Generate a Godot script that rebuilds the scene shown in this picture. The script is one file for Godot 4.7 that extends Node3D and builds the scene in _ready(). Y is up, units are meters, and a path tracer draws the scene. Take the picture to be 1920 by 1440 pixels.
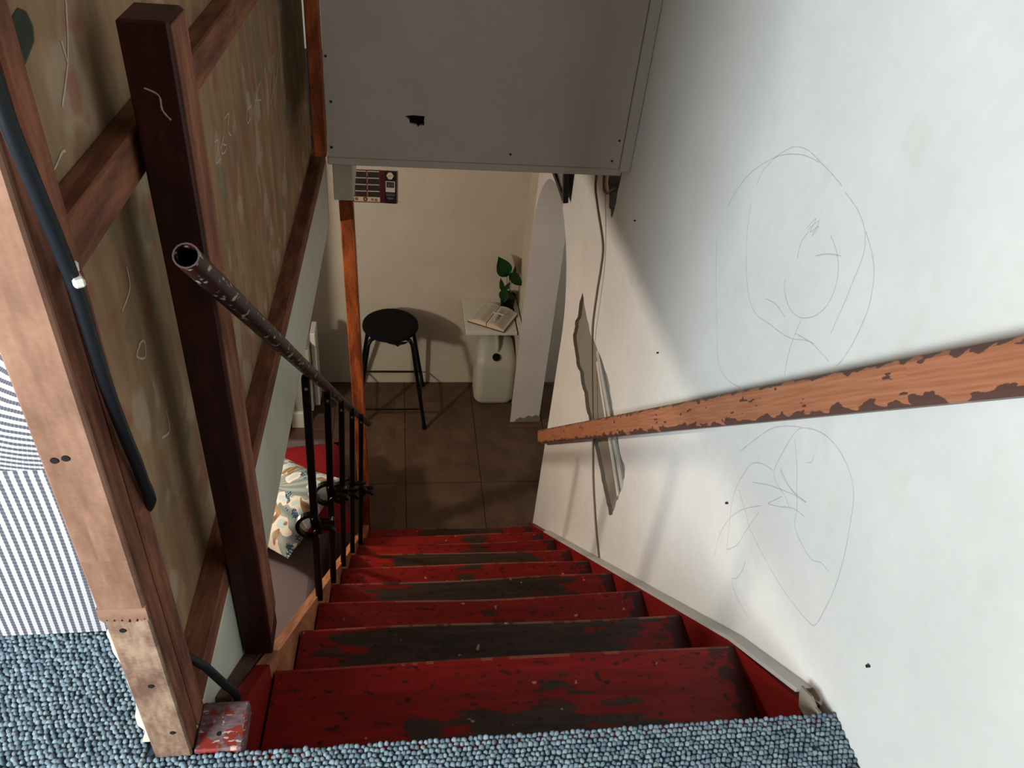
extends Node3D
# Stairwell seen from the upper floor. Lower floor is y = 0, carpet top is y = 2.28. Stairs run down towards -z.

const UP := 2.28          # upper floor level
const RISE := 0.228
const RUN := 0.2465
const WX := 0.78          # face of the right wall

var rng := RandomNumberGenerator.new()
var M := {}

# ---------------------------------------------------------------- naming
func tag(o: Node, label: String, category := "", group := "", kind := "") -> void:
	if label != "": o.set_meta("label", label)
	if category != "": o.set_meta("category", category)
	if group != "": o.set_meta("group", group)
	if kind != "": o.set_meta("kind", kind)

func thing(called: String, label: String, category: String, at := Vector3.ZERO, group := "", kind := "") -> Node3D:
	var o := Node3D.new()
	o.name = called
	add_child(o, true)
	o.position = at
	tag(o, label, category, group, kind)
	return o

func new_st() -> SurfaceTool:
	var st := SurfaceTool.new()
	st.begin(Mesh.PRIMITIVE_TRIANGLES)
	return st

func obj(called: String, st: SurfaceTool, m: Material, parent: Node = self) -> MeshInstance3D:
	var o := MeshInstance3D.new()
	o.name = called
	st.index()
	o.mesh = st.commit()
	o.material_override = m
	parent.add_child(o, true)
	if parent is Node3D and parent != self:
		pass
	return o

# ---------------------------------------------------------------- shapes
func tri(st: SurfaceTool, a: Vector3, b: Vector3, c: Vector3, n: Vector3, ua := Vector2.ZERO, ub := Vector2.ZERO, uc := Vector2.ZERO) -> void:
	var flip := (b - a).cross(c - a).dot(n) > 0.0
	var ps := [a, c, b] if flip else [a, b, c]
	var us := [ua, uc, ub] if flip else [ua, ub, uc]
	for i in 3:
		st.set_normal(n)
		st.set_uv(us[i])
		st.add_vertex(ps[i])

func quad(st: SurfaceTool, a: Vector3, b: Vector3, c: Vector3, d: Vector3, n: Vector3, ua := Vector2.ZERO, ub := Vector2.ZERO, uc := Vector2.ZERO, ud := Vector2.ZERO) -> void:
	tri(st, a, b, c, n, ua, ub, uc)
	tri(st, a, c, d, n, ua, uc, ud)

func uv_of(p: Vector3, axis: int, along: int, o: Vector2) -> Vector2:
	# along: the axis the grain follows
	if axis == along:
		return Vector2(p[(along + 1) % 3], p[(along + 2) % 3]) + o
	var other := 3 - axis - along
	return Vector2(p[along], p[other] + p[axis]) + o

# chamfered box with its centre at t.origin
func cbox(st: SurfaceTool, t: Transform3D, s: Vector3, bev := 0.002, along := 2, uo := Vector2.ZERO) -> void:
	var h := s * 0.5
	var b := minf(bev, minf(h.x, minf(h.y, h.z)) * 0.9)
	var bs := t.basis
	for ax in 3:
		var i := (ax + 1) % 3
		var j := (ax + 2) % 3
		for sg in [-1.0, 1.0]:
			var n := Vector3.ZERO
			n[ax] = sg
			var q := []
			for c in [[-1, -1], [1, -1], [1, 1], [-1, 1]]:
				var p := Vector3.ZERO
				p[ax] = sg * h[ax]
				p[i] = c[0] * (h[i] - b)
				p[j] = c[1] * (h[j] - b)
				q.append(p)
			quad(st, t * q[0], t * q[1], t * q[2], t * q[3], (bs * n).normalized(), uv_of(q[0], ax, along, uo), uv_of(q[1], ax, along, uo), uv_of(q[2], ax, along, uo), uv_of(q[3], ax, along, uo))
	if b < 0.0005:
		return
	for ax in 3:
		var i := (ax + 1) % 3
		var j := (ax + 2) % 3
		for si in [-1.0, 1.0]:
			for sj in [-1.0, 1.0]:
				var n := Vector3.ZERO
				n[i] = si
				n[j] = sj
				var q := []
				for e in [[-1, 0], [1, 0], [1, 1], [-1, 1]]:
					var p := Vector3.ZERO
					p[ax] = e[0] * (h[ax] - b)
					p[i] = si * (h[i] - (b if e[1] == 0 else 0.0))
					p[j] = sj * (h[j] - (0.0 if e[1] == 0 else b))
					q.append(p)
				quad(st, t * q[0], t * q[1], t * q[2], t * q[3], (bs * n).normalized(), uv_of(q[0], i, along if along != i else j, uo), uv_of(q[1], i, along if along != i else j, uo), uv_of(q[2], i, along if along != i else j, uo), uv_of(q[3], i, along if along != i else j, uo))
	for sx in [-1.0, 1.0]:
		for sy in [-1.0, 1.0]:
			for sz in [-1.0, 1.0]:
				var s3 := Vector3(sx, sy, sz)
				var k := s3 * h
				var a := k - Vector3(0, sy, sz) * b
				var c := k - Vector3(sx, 0, sz) * b
				var d := k - Vector3(sx, sy, 0) * b
				tri(st, t * a, t * c, t * d, (bs * s3).normalized(), uv_of(a, 1, 2, uo), uv_of(c, 1, 2, uo), uv_of(d, 1, 2, uo))

# axis aligned box from two corners
func bx(st: SurfaceTool, a: Vector3, b: Vector3, bev := 0.002, along := 1, uo := Vector2.ZERO) -> void:
	cbox(st, Transform3D(Basis.IDENTITY, (a + b) * 0.5), (b - a).abs(), bev, along, uo)

# bar between two points, w across (sideways), h in height, measured about the line
func bar(st: SurfaceTool, a: Vector3, b: Vector3, w: float, h: float, bev := 0.002, up := Vector3.UP, uo := Vector2.ZERO) -> void:
	var z := (b - a).normalized()
	var x := up.cross(z).normalized()
	var y := z.cross(x)
	cbox(st, Transform3D(Basis(x, y, z), (a + b) * 0.5), Vector3(w, h, a.distance_to(b)), bev, 2, uo)

func tube(st: SurfaceTool, pts: Array, r: float, sides := 10, caps := true, r_end := -1.0) -> void:
	var n := pts.size()
	var prev := Vector3.ZERO
	var rings := []
	var length := 0.0
	for i in n:
		var p: Vector3 = pts[i]
		var d: Vector3 = (pts[mini(i + 1, n - 1)] - pts[maxi(i - 1, 0)]).normalized()
		var side := Vector3.ZERO
		if i == 0:
			side = d.cross(Vector3.UP if absf(d.y) < 0.9 else Vector3.RIGHT).normalized()
		else:
			side = (prev - d * prev.dot(d)).normalized()
			length += p.distance_to(pts[i - 1])
		prev = side
		var other := d.cross(side)
		var rr := r if r_end < 0.0 else lerpf(r, r_end, float(i) / (n - 1))
		var ring := []
		for k in sides + 1:
			var a := TAU * k / sides
			var nn := side * cos(a) + other * sin(a)
			ring.append([p + nn * rr, nn, Vector2(length, rr * a)])
		rings.append(ring)
	for i in n - 1:
		for k in sides:
			var q := [rings[i][k], rings[i + 1][k], rings[i + 1][k + 1], rings[i][k + 1]]
			smooth_quad(st, q)
	if caps:
		for e in [0, n - 1]:
			var d: Vector3 = (pts[1] - pts[0]).normalized() * -1.0 if e == 0 else (pts[n - 1] - pts[n - 2]).normalized()
			for k in sides:
				tri(st, pts[e], rings[e][k][0], rings[e][k + 1][0], d)

func smooth_quad(st: SurfaceTool, q: Array) -> void:
	for t in [[0, 1, 2], [0, 2, 3]]:
		var a: Vector3 = q[t[0]][0]
		var b: Vector3 = q[t[1]][0]
		var c: Vector3 = q[t[2]][0]
		if (b - a).cross(c - a).length_squared() < 1e-16:
			continue
		var nn: Vector3 = q[t[0]][1] + q[t[1]][1] + q[t[2]][1]
		var order: Array = t if (b - a).cross(c - a).dot(nn) < 0.0 else [t[0], t[2], t[1]]
		for i in order:
			st.set_normal(q[i][1])
			st.set_uv(q[i][2])
			st.add_vertex(q[i][0])

# smooth sheet through a grid of points; normals turned away from c
func surf(st: SurfaceTool, g: Array, wrap: bool, c: Vector3, uvs = null) -> void:
	var rows := g.size()
	var cols: int = g[0].size()
	var v := []
	for i in rows:
		var row := []
		for j in cols:
			var du: Vector3 = g[mini(i + 1, rows - 1)][j] - g[maxi(i - 1, 0)][j]
			var dv := Vector3.ZERO
			if wrap:
				dv = g[i][(j + 1) % (cols - 1)] - g[i][(j - 1 + cols - 1) % (cols - 1)]
			else:
				dv = g[i][mini(j + 1, cols - 1)] - g[i][maxi(j - 1, 0)]
			var n := du.cross(dv)
			if n.length_squared() < 1e-14:
				n = g[i][j] - c
			n = n.normalized()
			if n.dot(g[i][j] - c) < 0.0: n = -n
			var uv := Vector2(float(j) / (cols - 1), float(i) / (rows - 1))
			if uvs != null: uv = uvs[i][j]
			row.append([g[i][j], n, uv])
		v.append(row)
	for i in rows - 1:
		for j in cols - 1:
			smooth_quad(st, [v[i][j], v[i + 1][j], v[i + 1][j + 1], v[i][j + 1]])

func lathe(st: SurfaceTool, at: Vector3, prof: Array, sides := 24, basis := Basis.IDENTITY) -> void:
	var g := []
	var cy := 0.0
	for p in prof: cy += p.y / prof.size()
	for p in prof:
		var row := []
		for k in sides + 1:
			var a := TAU * k / sides
			row.append(at + basis * Vector3(cos(a) * p.x, p.y, sin(a) * p.x))
		g.append(row)
	surf(st, g, true, at + basis * Vector3(0, cy, 0))

# rounded-rectangle loft: slices of [y, cx, cz, half x, half z, corner radius]
func loft(st: SurfaceTool, at: Vector3, slices: Array, per := 6) -> void:
	var g := []
	var cen := Vector3.ZERO
	for s in slices:
		cen += (at + Vector3(s[1], s[0], s[2])) / slices.size()
		var row := []
		var r: float = minf(s[5], minf(s[3], s[4]))
		for q in 4:
			var sx: float = [1, -1, -1, 1][q]
			var sz: float = [1, 1, -1, -1][q]
			for k in per + 1:
				var a := PI * 0.5 * (q + float(k) / per)
				row.append(at + Vector3(s[1] + sx * (s[3] - r) + cos(a) * r, s[0], s[2] + sz * (s[4] - r) + sin(a) * r))
		row.append(row[0])
		g.append(row)
	surf(st, g, true, cen)
	for e in [0, slices.size() - 1]:
		var s: Array = slices[e]
		var c := at + Vector3(s[1], s[0], s[2])
		for k in g[e].size() - 1:
			tri(st, c, g[e][k], g[e][k + 1], Vector3.DOWN if e == 0 else Vector3.UP)

# solid slab: a 2D outline pushed along the local z axis of t from 0 to depth
func slab(st: SurfaceTool, t: Transform3D, poly: PackedVector2Array, depth: float, uvs := 1.0) -> void:
	var idx := Geometry2D.triangulate_polygon(poly)
	for e in [0.0, depth]:
		var n := t.basis.z.normalized() * (1.0 if e > 0.0 else -1.0) * signf(depth)
		for i in range(0, idx.size(), 3):
			var a := poly[idx[i]]
			var b := poly[idx[i + 1]]
			var c := poly[idx[i + 2]]
			tri(st, t * Vector3(a.x, a.y, e), t * Vector3(b.x, b.y, e), t * Vector3(c.x, c.y, e), n, a * uvs, b * uvs, c * uvs)
	var area := 0.0
	for i in poly.size():
		var a := poly[i]
		var b := poly[(i + 1) % poly.size()]
		area += a.cross(b)
	for i in poly.size():
		var a := poly[i]
		var b := poly[(i + 1) % poly.size()]
		var d := (b - a).normalized()
		var n2 := Vector2(d.y, -d.x) * signf(area)
		quad(st, t * Vector3(a.x, a.y, 0), t * Vector3(b.x, b.y, 0), t * Vector3(b.x, b.y, depth), t * Vector3(a.x, a.y, depth), (t.basis * Vector3(n2.x, n2.y, 0)).normalized(), a * uvs, b * uvs, b * uvs, a * uvs)

# a hand-drawn stroke: a flat ribbon lying on a plane (origin, right, up); flat list of 2D numbers
func stroke(st: SurfaceTool, flat: Array, w: float, o: Vector3, right: Vector3, up: Vector3, sub := 4) -> void:
	var c := Curve2D.new()
	var pts: Array[Vector2] = []
	for i in range(0, flat.size(), 2): pts.append(Vector2(flat[i], flat[i + 1]))
	var dense: Array[Vector2] = []
	for i in pts.size() - 1:
		var p0 := pts[maxi(i - 1, 0)]
		var p3 := pts[mini(i + 2, pts.size() - 1)]
		for k in sub:
			dense.append(pts[i].cubic_interpolate(pts[i + 1], p0, p3, float(k) / sub))
	dense.append(pts[-1])
	var nrm := right.cross(up).normalized()
	for i in dense.size() - 1:
		var d := (dense[i + 1] - dense[i]).normalized()
		var s := Vector2(-d.y, d.x) * w * 0.5 * rng.randf_range(0.7, 1.15)
		var q := [dense[i] - s, dense[i + 1] - s, dense[i + 1] + s, dense[i] + s]
		var p := []
		for k in q: p.append(o + right * k.x + up * k.y)
		quad(st, p[0], p[1], p[2], p[3], nrm)

# ---------------------------------------------------------------- textures and materials
func noise(sd: int, f: float, oct := 4) -> FastNoiseLite:
	var n := FastNoiseLite.new()
	n.seed = sd
	n.frequency = f
	n.noise_type = FastNoiseLite.TYPE_SIMPLEX_SMOOTH
	n.fractal_octaves = oct
	return n

func paint(w: int, h: int, fn: Callable) -> ImageTexture:
	var data := PackedByteArray()
	data.resize(w * h * 3)
	var k := 0
	for y in h:
		for x in w:
			var c: Color = fn.call(x, y)
			data[k] = int(clampf(c.r, 0, 1) * 255.0)
			data[k + 1] = int(clampf(c.g, 0, 1) * 255.0)
			data[k + 2] = int(clampf(c.b, 0, 1) * 255.0)
			k += 3
	return ImageTexture.create_from_image(Image.create_from_data(w, h, false, Image.FORMAT_RGB8, data))

func mat(c: Color, rough := 0.8, tex: Texture2D = null, uv := Vector3.ONE, tri_world := false) -> StandardMaterial3D:
	var m := StandardMaterial3D.new()
	m.albedo_color = c
	m.roughness = rough
	m.metallic_specular = 0.35
	if tex != null:
		m.albedo_texture = tex
		m.uv1_scale = uv
		if tri_world:
			m.uv1_triplanar = true
			m.uv1_world_triplanar = true
	return m

func grain(sd: int, early_wood: Color, late_wood: Color, streak := 26.0, contrast := 1.0) -> ImageTexture:
	var a := noise(sd, 0.012, 4)
	var b := noise(sd + 7, 0.06, 3)
	var sp := noise(sd + 11, 0.25, 2)
	return paint(512, 128, func(x, y):
		var t := 0.5 + 0.9 * a.get_noise_2d(x * 0.9, y * streak * 0.25) + 0.35 * b.get_noise_2d(x * 0.6, y * 5.0)
		t += 0.18 * sp.get_noise_2d(x, y)
		t = clampf(0.5 + (t - 0.5) * contrast, 0.0, 1.0)
		return late_wood.lerp(early_wood, t))

func bumped(m: StandardMaterial3D, tex: Texture2D, depth: float) -> StandardMaterial3D:
	m.heightmap_enabled = true
	m.heightmap_texture = tex
	m.heightmap_scale = depth
	return m

func make_materials() -> void:
	var mott := noise(3, 0.01, 5)
	var fine := noise(4, 0.09, 3)
	var plaster := paint(512, 512, func(x, y):
		var t := 0.965 + 0.03 * mott.get_noise_2d(x, y) + 0.012 * fine.get_noise_2d(x, y)
		var sc := smoothstep(0.38, 0.62, mott.get_noise_2d(x * 2.0 + 900, y * 1.3))
		return Color(t, t, t).lerp(Color(0.88, 0.865, 0.84), sc * 0.2))
	M.plaster = mat(Color(0.90, 0.905, 0.90), 0.62, plaster, Vector3(0.45, 0.45, 0.45), true)
	M.cream = mat(Color(0.82, 0.795, 0.735), 0.75, plaster, Vector3(0.5, 0.5, 0.5), true)
	M.fascia = mat(Color(0.80, 0.82, 0.76), 0.6, plaster, Vector3(1.5, 1.5, 1.5), true)
	M.panel = mat(Color(0.73, 0.71, 0.67), 0.7, plaster, Vector3(0.7, 0.7, 0.7), true)
	M.trimgrey = mat(Color(0.76, 0.77, 0.76), 0.5, plaster, Vector3(2, 2, 2), true)
	M.concrete = mat(Color(0.56, 0.54, 0.50), 0.95, plaster, Vector3(4, 4, 4), true)
	M.post_wood = mat(Color(1, 1, 1), 0.8, grain(11, Color(0.57, 0.43, 0.355), Color(0.44, 0.315, 0.25), 14.0, 0.8), Vector3(1.1, 3.0, 1))
	M.patch_wood = mat(Color(1, 1, 1), 0.85, grain(17, Color(0.60, 0.50, 0.42), Color(0.39, 0.285, 0.235), 10.0, 1.1), Vector3(1.3, 3.0, 1))
	M.frame_wood = mat(Color(1, 1, 1), 0.8, grain(23, Color(0.56, 0.36, 0.26), Color(0.36, 0.22, 0.17), 20.0, 0.9), Vector3(0.8, 3.0, 1))
	M.newel_wood = mat(Color(1, 1, 1), 0.42, grain(31, Color(0.27, 0.13, 0.105), Color(0.155, 0.072, 0.064), 20.0, 0.9), Vector3(0.8, 3.0, 1))
	M.orange_wood = mat(Color(1, 1, 1), 0.5, grain(37, Color(0.62, 0.33, 0.16), Color(0.38, 0.18, 0.09), 18.0, 1.2), Vector3(0.6, 2.4, 1))
	M.stringer_wood = mat(Color(1, 1, 1), 0.7, grain(41, Color(0.74, 0.50, 0.34), Color(0.52, 0.32, 0.21), 18.0, 0.9), Vector3(0.8, 3.0, 1))
	M.board_brown = mat(Color(1, 1, 1), 0.8, grain(43, Color(0.40, 0.28, 0.23), Color(0.25, 0.17, 0.15), 14.0, 1.0), Vector3(1.2, 4.0, 1))
	M.paper = mat(Color(0.88, 0.83, 0.73), 0.95)
	# plywood: broad soft grain with coloured rubbings
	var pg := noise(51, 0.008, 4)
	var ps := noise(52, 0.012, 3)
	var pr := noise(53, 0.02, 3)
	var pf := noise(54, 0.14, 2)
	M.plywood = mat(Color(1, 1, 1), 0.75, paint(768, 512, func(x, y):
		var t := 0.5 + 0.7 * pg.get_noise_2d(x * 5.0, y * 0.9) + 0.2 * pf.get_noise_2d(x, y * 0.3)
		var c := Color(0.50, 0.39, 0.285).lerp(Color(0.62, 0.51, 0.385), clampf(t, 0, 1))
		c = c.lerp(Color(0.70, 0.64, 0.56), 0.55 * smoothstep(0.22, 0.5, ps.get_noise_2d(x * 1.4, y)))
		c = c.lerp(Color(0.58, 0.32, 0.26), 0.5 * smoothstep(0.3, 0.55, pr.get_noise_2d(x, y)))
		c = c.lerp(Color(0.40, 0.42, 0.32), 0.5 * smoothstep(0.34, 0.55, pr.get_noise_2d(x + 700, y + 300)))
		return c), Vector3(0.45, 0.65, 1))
	var dn := noise(61, 0.012, 5)
	M.tile = mat(Color(1, 1, 1), 0.45, paint(512, 512, func(x, y):
		var t := clampf(0.5 + 0.8 * dn.get_noise_2d(x, y) + 0.25 * fine.get_noise_2d(x, y), 0, 1)
		return Color(0.30, 0.225, 0.18).lerp(Color(0.40, 0.315, 0.255), t)), Vector3(0.7, 0.7, 0.7), true)
	M.grout = mat(Color(0.24, 0.20, 0.17), 0.95)
	M.black_iron = mat(Color(0.035, 0.036, 0.045), 0.38)
	M.black_cloth = mat(Color(0.03, 0.034, 0.045), 0.95)
	M.cable_black = mat(Color(0.09, 0.10, 0.12), 0.45)
	M.white_plastic = mat(Color(0.86, 0.85, 0.82), 0.45)
	M.screw = mat(Color(0.22, 0.21, 0.20), 0.4)
	M.screw.metallic = 0.7
	M.red = mat(Color(0.47, 0.065, 0.05), 0.5, null)
	M.chalk = mat(Color(0.82, 0.77, 0.71, 0.7), 0.95)
	M.chalk.transparency = BaseMaterial3D.TRANSPARENCY_ALPHA
	M.pencil = mat(Color(0.42, 0.43, 0.45, 0.20), 0.9)
	M.pencil.transparency = BaseMaterial3D.TRANSPARENCY_ALPHA
	M.crayon = mat(Color(0.20, 0.26, 0.22, 0.5), 0.9)
	M.crayon.transparency = BaseMaterial3D.TRANSPARENCY_ALPHA
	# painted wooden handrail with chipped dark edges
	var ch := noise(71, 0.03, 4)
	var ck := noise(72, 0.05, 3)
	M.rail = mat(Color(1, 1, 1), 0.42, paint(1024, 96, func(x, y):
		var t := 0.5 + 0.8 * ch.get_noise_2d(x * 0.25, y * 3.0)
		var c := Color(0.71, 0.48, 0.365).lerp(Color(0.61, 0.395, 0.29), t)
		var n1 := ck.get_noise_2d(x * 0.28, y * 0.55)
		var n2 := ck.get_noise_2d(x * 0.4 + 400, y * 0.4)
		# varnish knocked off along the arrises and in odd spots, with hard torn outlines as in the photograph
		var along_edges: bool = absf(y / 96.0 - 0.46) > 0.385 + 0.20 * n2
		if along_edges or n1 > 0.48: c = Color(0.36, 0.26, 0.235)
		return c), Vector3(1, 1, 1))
	M.pipe = mat(Color(1, 1, 1), 0.45, paint(512, 64, func(x, y):
		var k := ck.get_noise_2d(x * 0.9 + 40, y * 1.6)
		var c := Color(0.135, 0.10, 0.095).lerp(Color(0.20, 0.07, 0.065), smoothstep(0.0, 0.3, ch.get_noise_2d(x, y)))
		return c.lerp(Color(0.62, 0.58, 0.52), smoothstep(0.36, 0.42, k))), Vector3(1.2, 10.6, 1))
	# red floor paint worn through to dark wood on treads
	for i in 9:
		M["tread%d" % (i + 1)] = mat(Color(1, 1, 1), 0.5, tread_paint(i + 1), Vector3(1, 1, 1))
	# knitted striped cloth
	var kn := noise(81, 0.2, 2)
	M.stripe = mat(Color(1, 1, 1), 0.95, paint(64, 64, func(x, y):
		var u := absf(x - 32.0) / 32.0
		var bead := 0.5 + 0.5 * cos(TAU * y / 32.0)
		var line := smoothstep(0.50 + 0.08 * bead, 0.34 + 0.08 * bead, u)
		var rib := 0.90 + 0.08 * cos(TAU * y / 16.0)
		return Color(rib * 0.80, rib * 0.785, rib * 0.80).lerp(Color(0.31, 0.31, 0.35), line * (0.80 + 0.20 * bead))), Vector3(74.0, 62.0, 1))
	M.mauve = mat(Color(0.36, 0.325, 0.335), 0.95)
	M.red_cloth = mat(Color(0.46, 0.055, 0.075), 0.85)
	var fl := noise(91, 0.009, 2)
	var fb := noise(92, 0.05, 3)
	M.floral = mat(Color(1, 1, 1), 0.9, paint(384, 384, func(x, y):
		var c := Color(0.80, 0.775, 0.73)
		var a := fl.get_noise_2d(x, y)
		var b := fl.get_noise_2d(x + 500, y + 200)
		var rays := 0.5 + 0.5 * sin(atan2(y - 150.0, x - 120.0) * 26.0 + 0.05 * x)
		if a > 0.02: c = Color(0.56, 0.60, 0.59).lerp(Color(0.43, 0.47, 0.47), rays)
		elif a < -0.30: c = Color(0.66, 0.75, 0.78)
		if b > 0.40: c = Color(0.60, 0.50, 0.37).lerp(Color(0.42, 0.33, 0.24), rays)
		if b < -0.42: c = Color(0.13, 0.24, 0.31).lerp(Color(0.55, 0.62, 0.64), smoothstep(0.0, 0.25, fb.get_noise_2d(x * 2.0, y * 2.0)))
		return c), Vector3(1, 1, 1))
	M.leaf = mat(Color(0.10, 0.26, 0.11), 0.4)
	M.leaf.backlight_enabled = true
	M.leaf.backlight = Color(0.05, 0.12, 0.03)
	M.stem = mat(Color(0.20, 0.27, 0.12), 0.6)
	M.soil = mat(Color(0.33, 0.29, 0.25), 1.0)
	M.can = mat(Color(0.72, 0.74, 0.69), 0.35)
	M.page = mat(Color(1, 1, 1), 0.9, paint(256, 192, func(x, y):
		var c := Color(0.84, 0.82, 0.78)
		var px: int = x % 128
		if y > 14 and y < 178 and px > 12 and px < 116 and absi(px - 64) > 3 and y % 5 < 2 and fb.get_noise_2d(x * 3.0, y * 9.0) > -0.3:
			c = Color(0.56, 0.55, 0.53)
		return c), Vector3(1, 1, 1))
	M.page_edge = mat(Color(0.82, 0.76, 0.68), 0.9)
	M.white_paint = mat(Color(0.84, 0.84, 0.81), 0.5)
	M.steel = mat(Color(0.72, 0.72, 0.72), 0.3)
	M.steel.metallic = 0.9
	M.pale_metal = mat(Color(0.86, 0.83, 0.77), 0.3)
	M.pane = mat(Color(0.42, 0.45, 0.47), 0.18)
	M.cord_white = mat(Color(0.50, 0.46, 0.41), 0.6)
	M.box_pale = mat(Color(0.66, 0.67, 0.62), 0.6)
	M.box_grey = mat(Color(0.52, 0.53, 0.50), 0.7, plaster, Vector3(3, 3, 3), true)
	M.added_wardrobe = mat(Color(1, 1, 1), 0.6, grain(47, Color(0.42, 0.29, 0.20), Color(0.30, 0.20, 0.14), 20.0, 0.8), Vector3(0.6, 2.0, 1))
	M.carpet_base = mat(Color(0.20, 0.25, 0.31), 1.0)
	M.loops = mat(Color(1, 1, 1), 0.95)
	M.loops.vertex_color_use_as_albedo = true

# u runs across the stair (0 left .. 1 right), v from the back of the tread (0) to the nosing (1)
func tread_paint(k: int) -> ImageTexture:
	var g := noise(100 + k, 0.012, 4)
	var w := noise(200 + k, 0.02, 4)
	var sp := noise(300 + k, 0.22, 2)
	var amount: float = [0.0, 0.52, 0.95, 0.10, 0.92, 0.12, 0.95, 0.30, 0.34, 0.9][k]
	var middle: float = [0.0, 0.55, 0.47, 0.5, 0.50, 0.5, 0.52, 0.6, 0.62, 0.56][k]
	var half: float = [0.0, 0.40, 0.33, 0.2, 0.27, 0.2, 0.26, 0.16, 0.16, 0.2][k]
	return paint(512, 128, func(x, y):
		var u: float = x / 511.0
		var v: float = y / 127.0
		var gr := 0.5 + 0.6 * g.get_noise_2d(x * 0.8, y * 7.0)
		var red := Color(0.40, 0.050, 0.042).lerp(Color(0.53, 0.085, 0.055), clampf(gr, 0, 1))
		var wood := Color(0.155, 0.115, 0.095).lerp(Color(0.26, 0.20, 0.165), clampf(gr, 0, 1))
		var d := 1.0 - absf(u - middle) / half
		if k == 1: d -= 0.75 * absf(v - 0.36) / 0.36
		if k == 2: d -= 0.5 * smoothstep(0.9, 1.0, v)
		var t: float = d * 0.9 + 0.75 * w.get_noise_2d(x * 0.5, y * 1.7) + 0.28 * g.get_noise_2d(x * 0.9, y * 9.0) + (amount - 0.72) * 1.25
		var worn := smoothstep(0.02, 0.20, t)
		var c := red.lerp(wood, worn)
		# dark scuffs and paint spatter
		c = c.lerp(Color(0.13, 0.07, 0.065), 0.75 * smoothstep(0.36, 0.52, w.get_noise_2d(x * 2.2 + 300, y * 5.0)))
		if u + 0.05 * w.get_noise_2d(x * 1.5, y * 2.5) > 0.955: c = c.lerp(Color(0.16, 0.12, 0.13), 0.7)
		if v > 0.955 and v < 0.99 and w.get_noise_2d(x * 1.2, 40.0) > -0.12 - 0.5 * d: c = c.lerp(Color(0.55, 0.40, 0.30), 0.6)
		if sp.get_noise_2d(x * 0.25, y * 0.25 + 60) > 0.755: c = Color(0.68, 0.47, 0.40)
		return c)

# ---------------------------------------------------------------- layout helpers
func xf(z: float) -> float:            # right-hand face of the framed plywood wall (it runs slightly askew)
	return -0.318 + 0.0217 * (-z - 0.75)

func fl(dx: float, y: float, z: float) -> Vector3:
	return Vector3(xf(z) + dx, y, z)

func noz(k: int) -> float:             # z of the nosing of tread k
	return -0.954 - RUN * (k - 1)

func left_end(k: float) -> float:      # left end of tread k
	return -0.2560 + 0.0122 * k

func line_y(z: float) -> float:        # height of the line through all the nosings
	return UP - RISE + (z + 0.954) * RISE / RUN

func _ready() -> void:
	rng.seed = 20
	# camera
	var cam := Camera3D.new()
	cam.name = "camera"
	add_child(cam)
	cam.transform = Transform3D(Basis(Vector3(0.98931, 0.09043, 0.11433).normalized(), Vector3(0.0, 0.78434, -0.62038), Vector3(-0.14583, 0.61374, 0.77592)).orthonormalized(), Vector3(0, 3.55, 0))
	cam.fov = 51.88
	cam.near = 0.02
	cam.current = true
	# sky and exposure
	var env := Environment.new()
	env.background_mode = Environment.BG_SKY
	var sm := ProceduralSkyMaterial.new()
	sm.sky_top_color = Color(0.86, 0.90, 0.94)
	sm.sky_horizon_color = Color(0.86, 0.90, 0.94)
	sm.ground_bottom_color = Color(0.55, 0.56, 0.55)
	sm.ground_horizon_color = Color(0.55, 0.56, 0.55)
	sm.sky_energy_multiplier = 0.6
	env.sky = Sky.new()
	env.sky.sky_material = sm
	env.tonemap_mode = Environment.TONE_MAPPER_LINEAR
	env.tonemap_exposure = 1.0
	env.sdfgi_enabled = true
	env.ssao_enabled = true
	env.ssil_enabled = true
	var we := WorldEnvironment.new()
	we.name = "environment"
	we.environment = env
	add_child(we)
	# daylight coming in at the upper room's window, and at the window of the room beyond the arch
	day("window_light", Vector3(-1.85, 3.55, 1.08), 0.0, Vector2(1.23, 1.28), 23.5, Color(0.955, 0.995, 1.0))
	day("window_light", Vector3(2.58, 1.45, -3.9), PI / 2, Vector2(1.1, 1.0), 0.6, Color(1.0, 0.975, 0.94))
	make_materials()
	build_shell()
	build_right_wall()
	build_left_wall()
	build_hole_panel()
	build_stairs()
	build_railing()
	build_upper_things()
	build_lower_things()
	build_marks()

func day(called: String, at: Vector3, turn: float, size: Vector2, energy: float, c: Color) -> void:
	var l := AreaLight3D.new()
	l.name = called
	l.area_size = size
	l.light_color = c
	l.light_energy = energy
	l.area_range = 12.0
	l.shadow_enabled = true
	l.position = at
	l.rotation.y = turn
	add_child(l, true)

func struct(called: String, label: String, category: String) -> Node3D:
	return thing(called, label, category, Vector3.ZERO, "", "structure")

# wall lying in a z plane or an x plane with one window opening, made of four blocks in one mesh
func holed_wall(st: SurfaceTool, a: Vector3, b: Vector3, h0: Vector3, h1: Vector3) -> void:
	var ax := 2 if absf(b.x - a.x) < absf(b.z - a.z) else 0
	var lo := minf(h0[ax], h1[ax])
	var hi := maxf(h0[ax], h1[ax])
	var mn := Vector3(minf(a.x, b.x), minf(a.y, b.y), minf(a.z, b.z))
	var mx := Vector3(maxf(a.x, b.x), maxf(a.y, b.y), maxf(a.z, b.z))
	for part in 4:
		var p := mn
		var q := mx
		match part:
			0: q[ax] = lo
			1: p[ax] = hi
			2:
				p[ax] = lo
				q[ax] = hi
				q.y = h0.y
			3:
				p[ax] = lo
				q[ax] = hi
				p.y = h1.y
		bx(st, p, q, 0.0)

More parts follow.
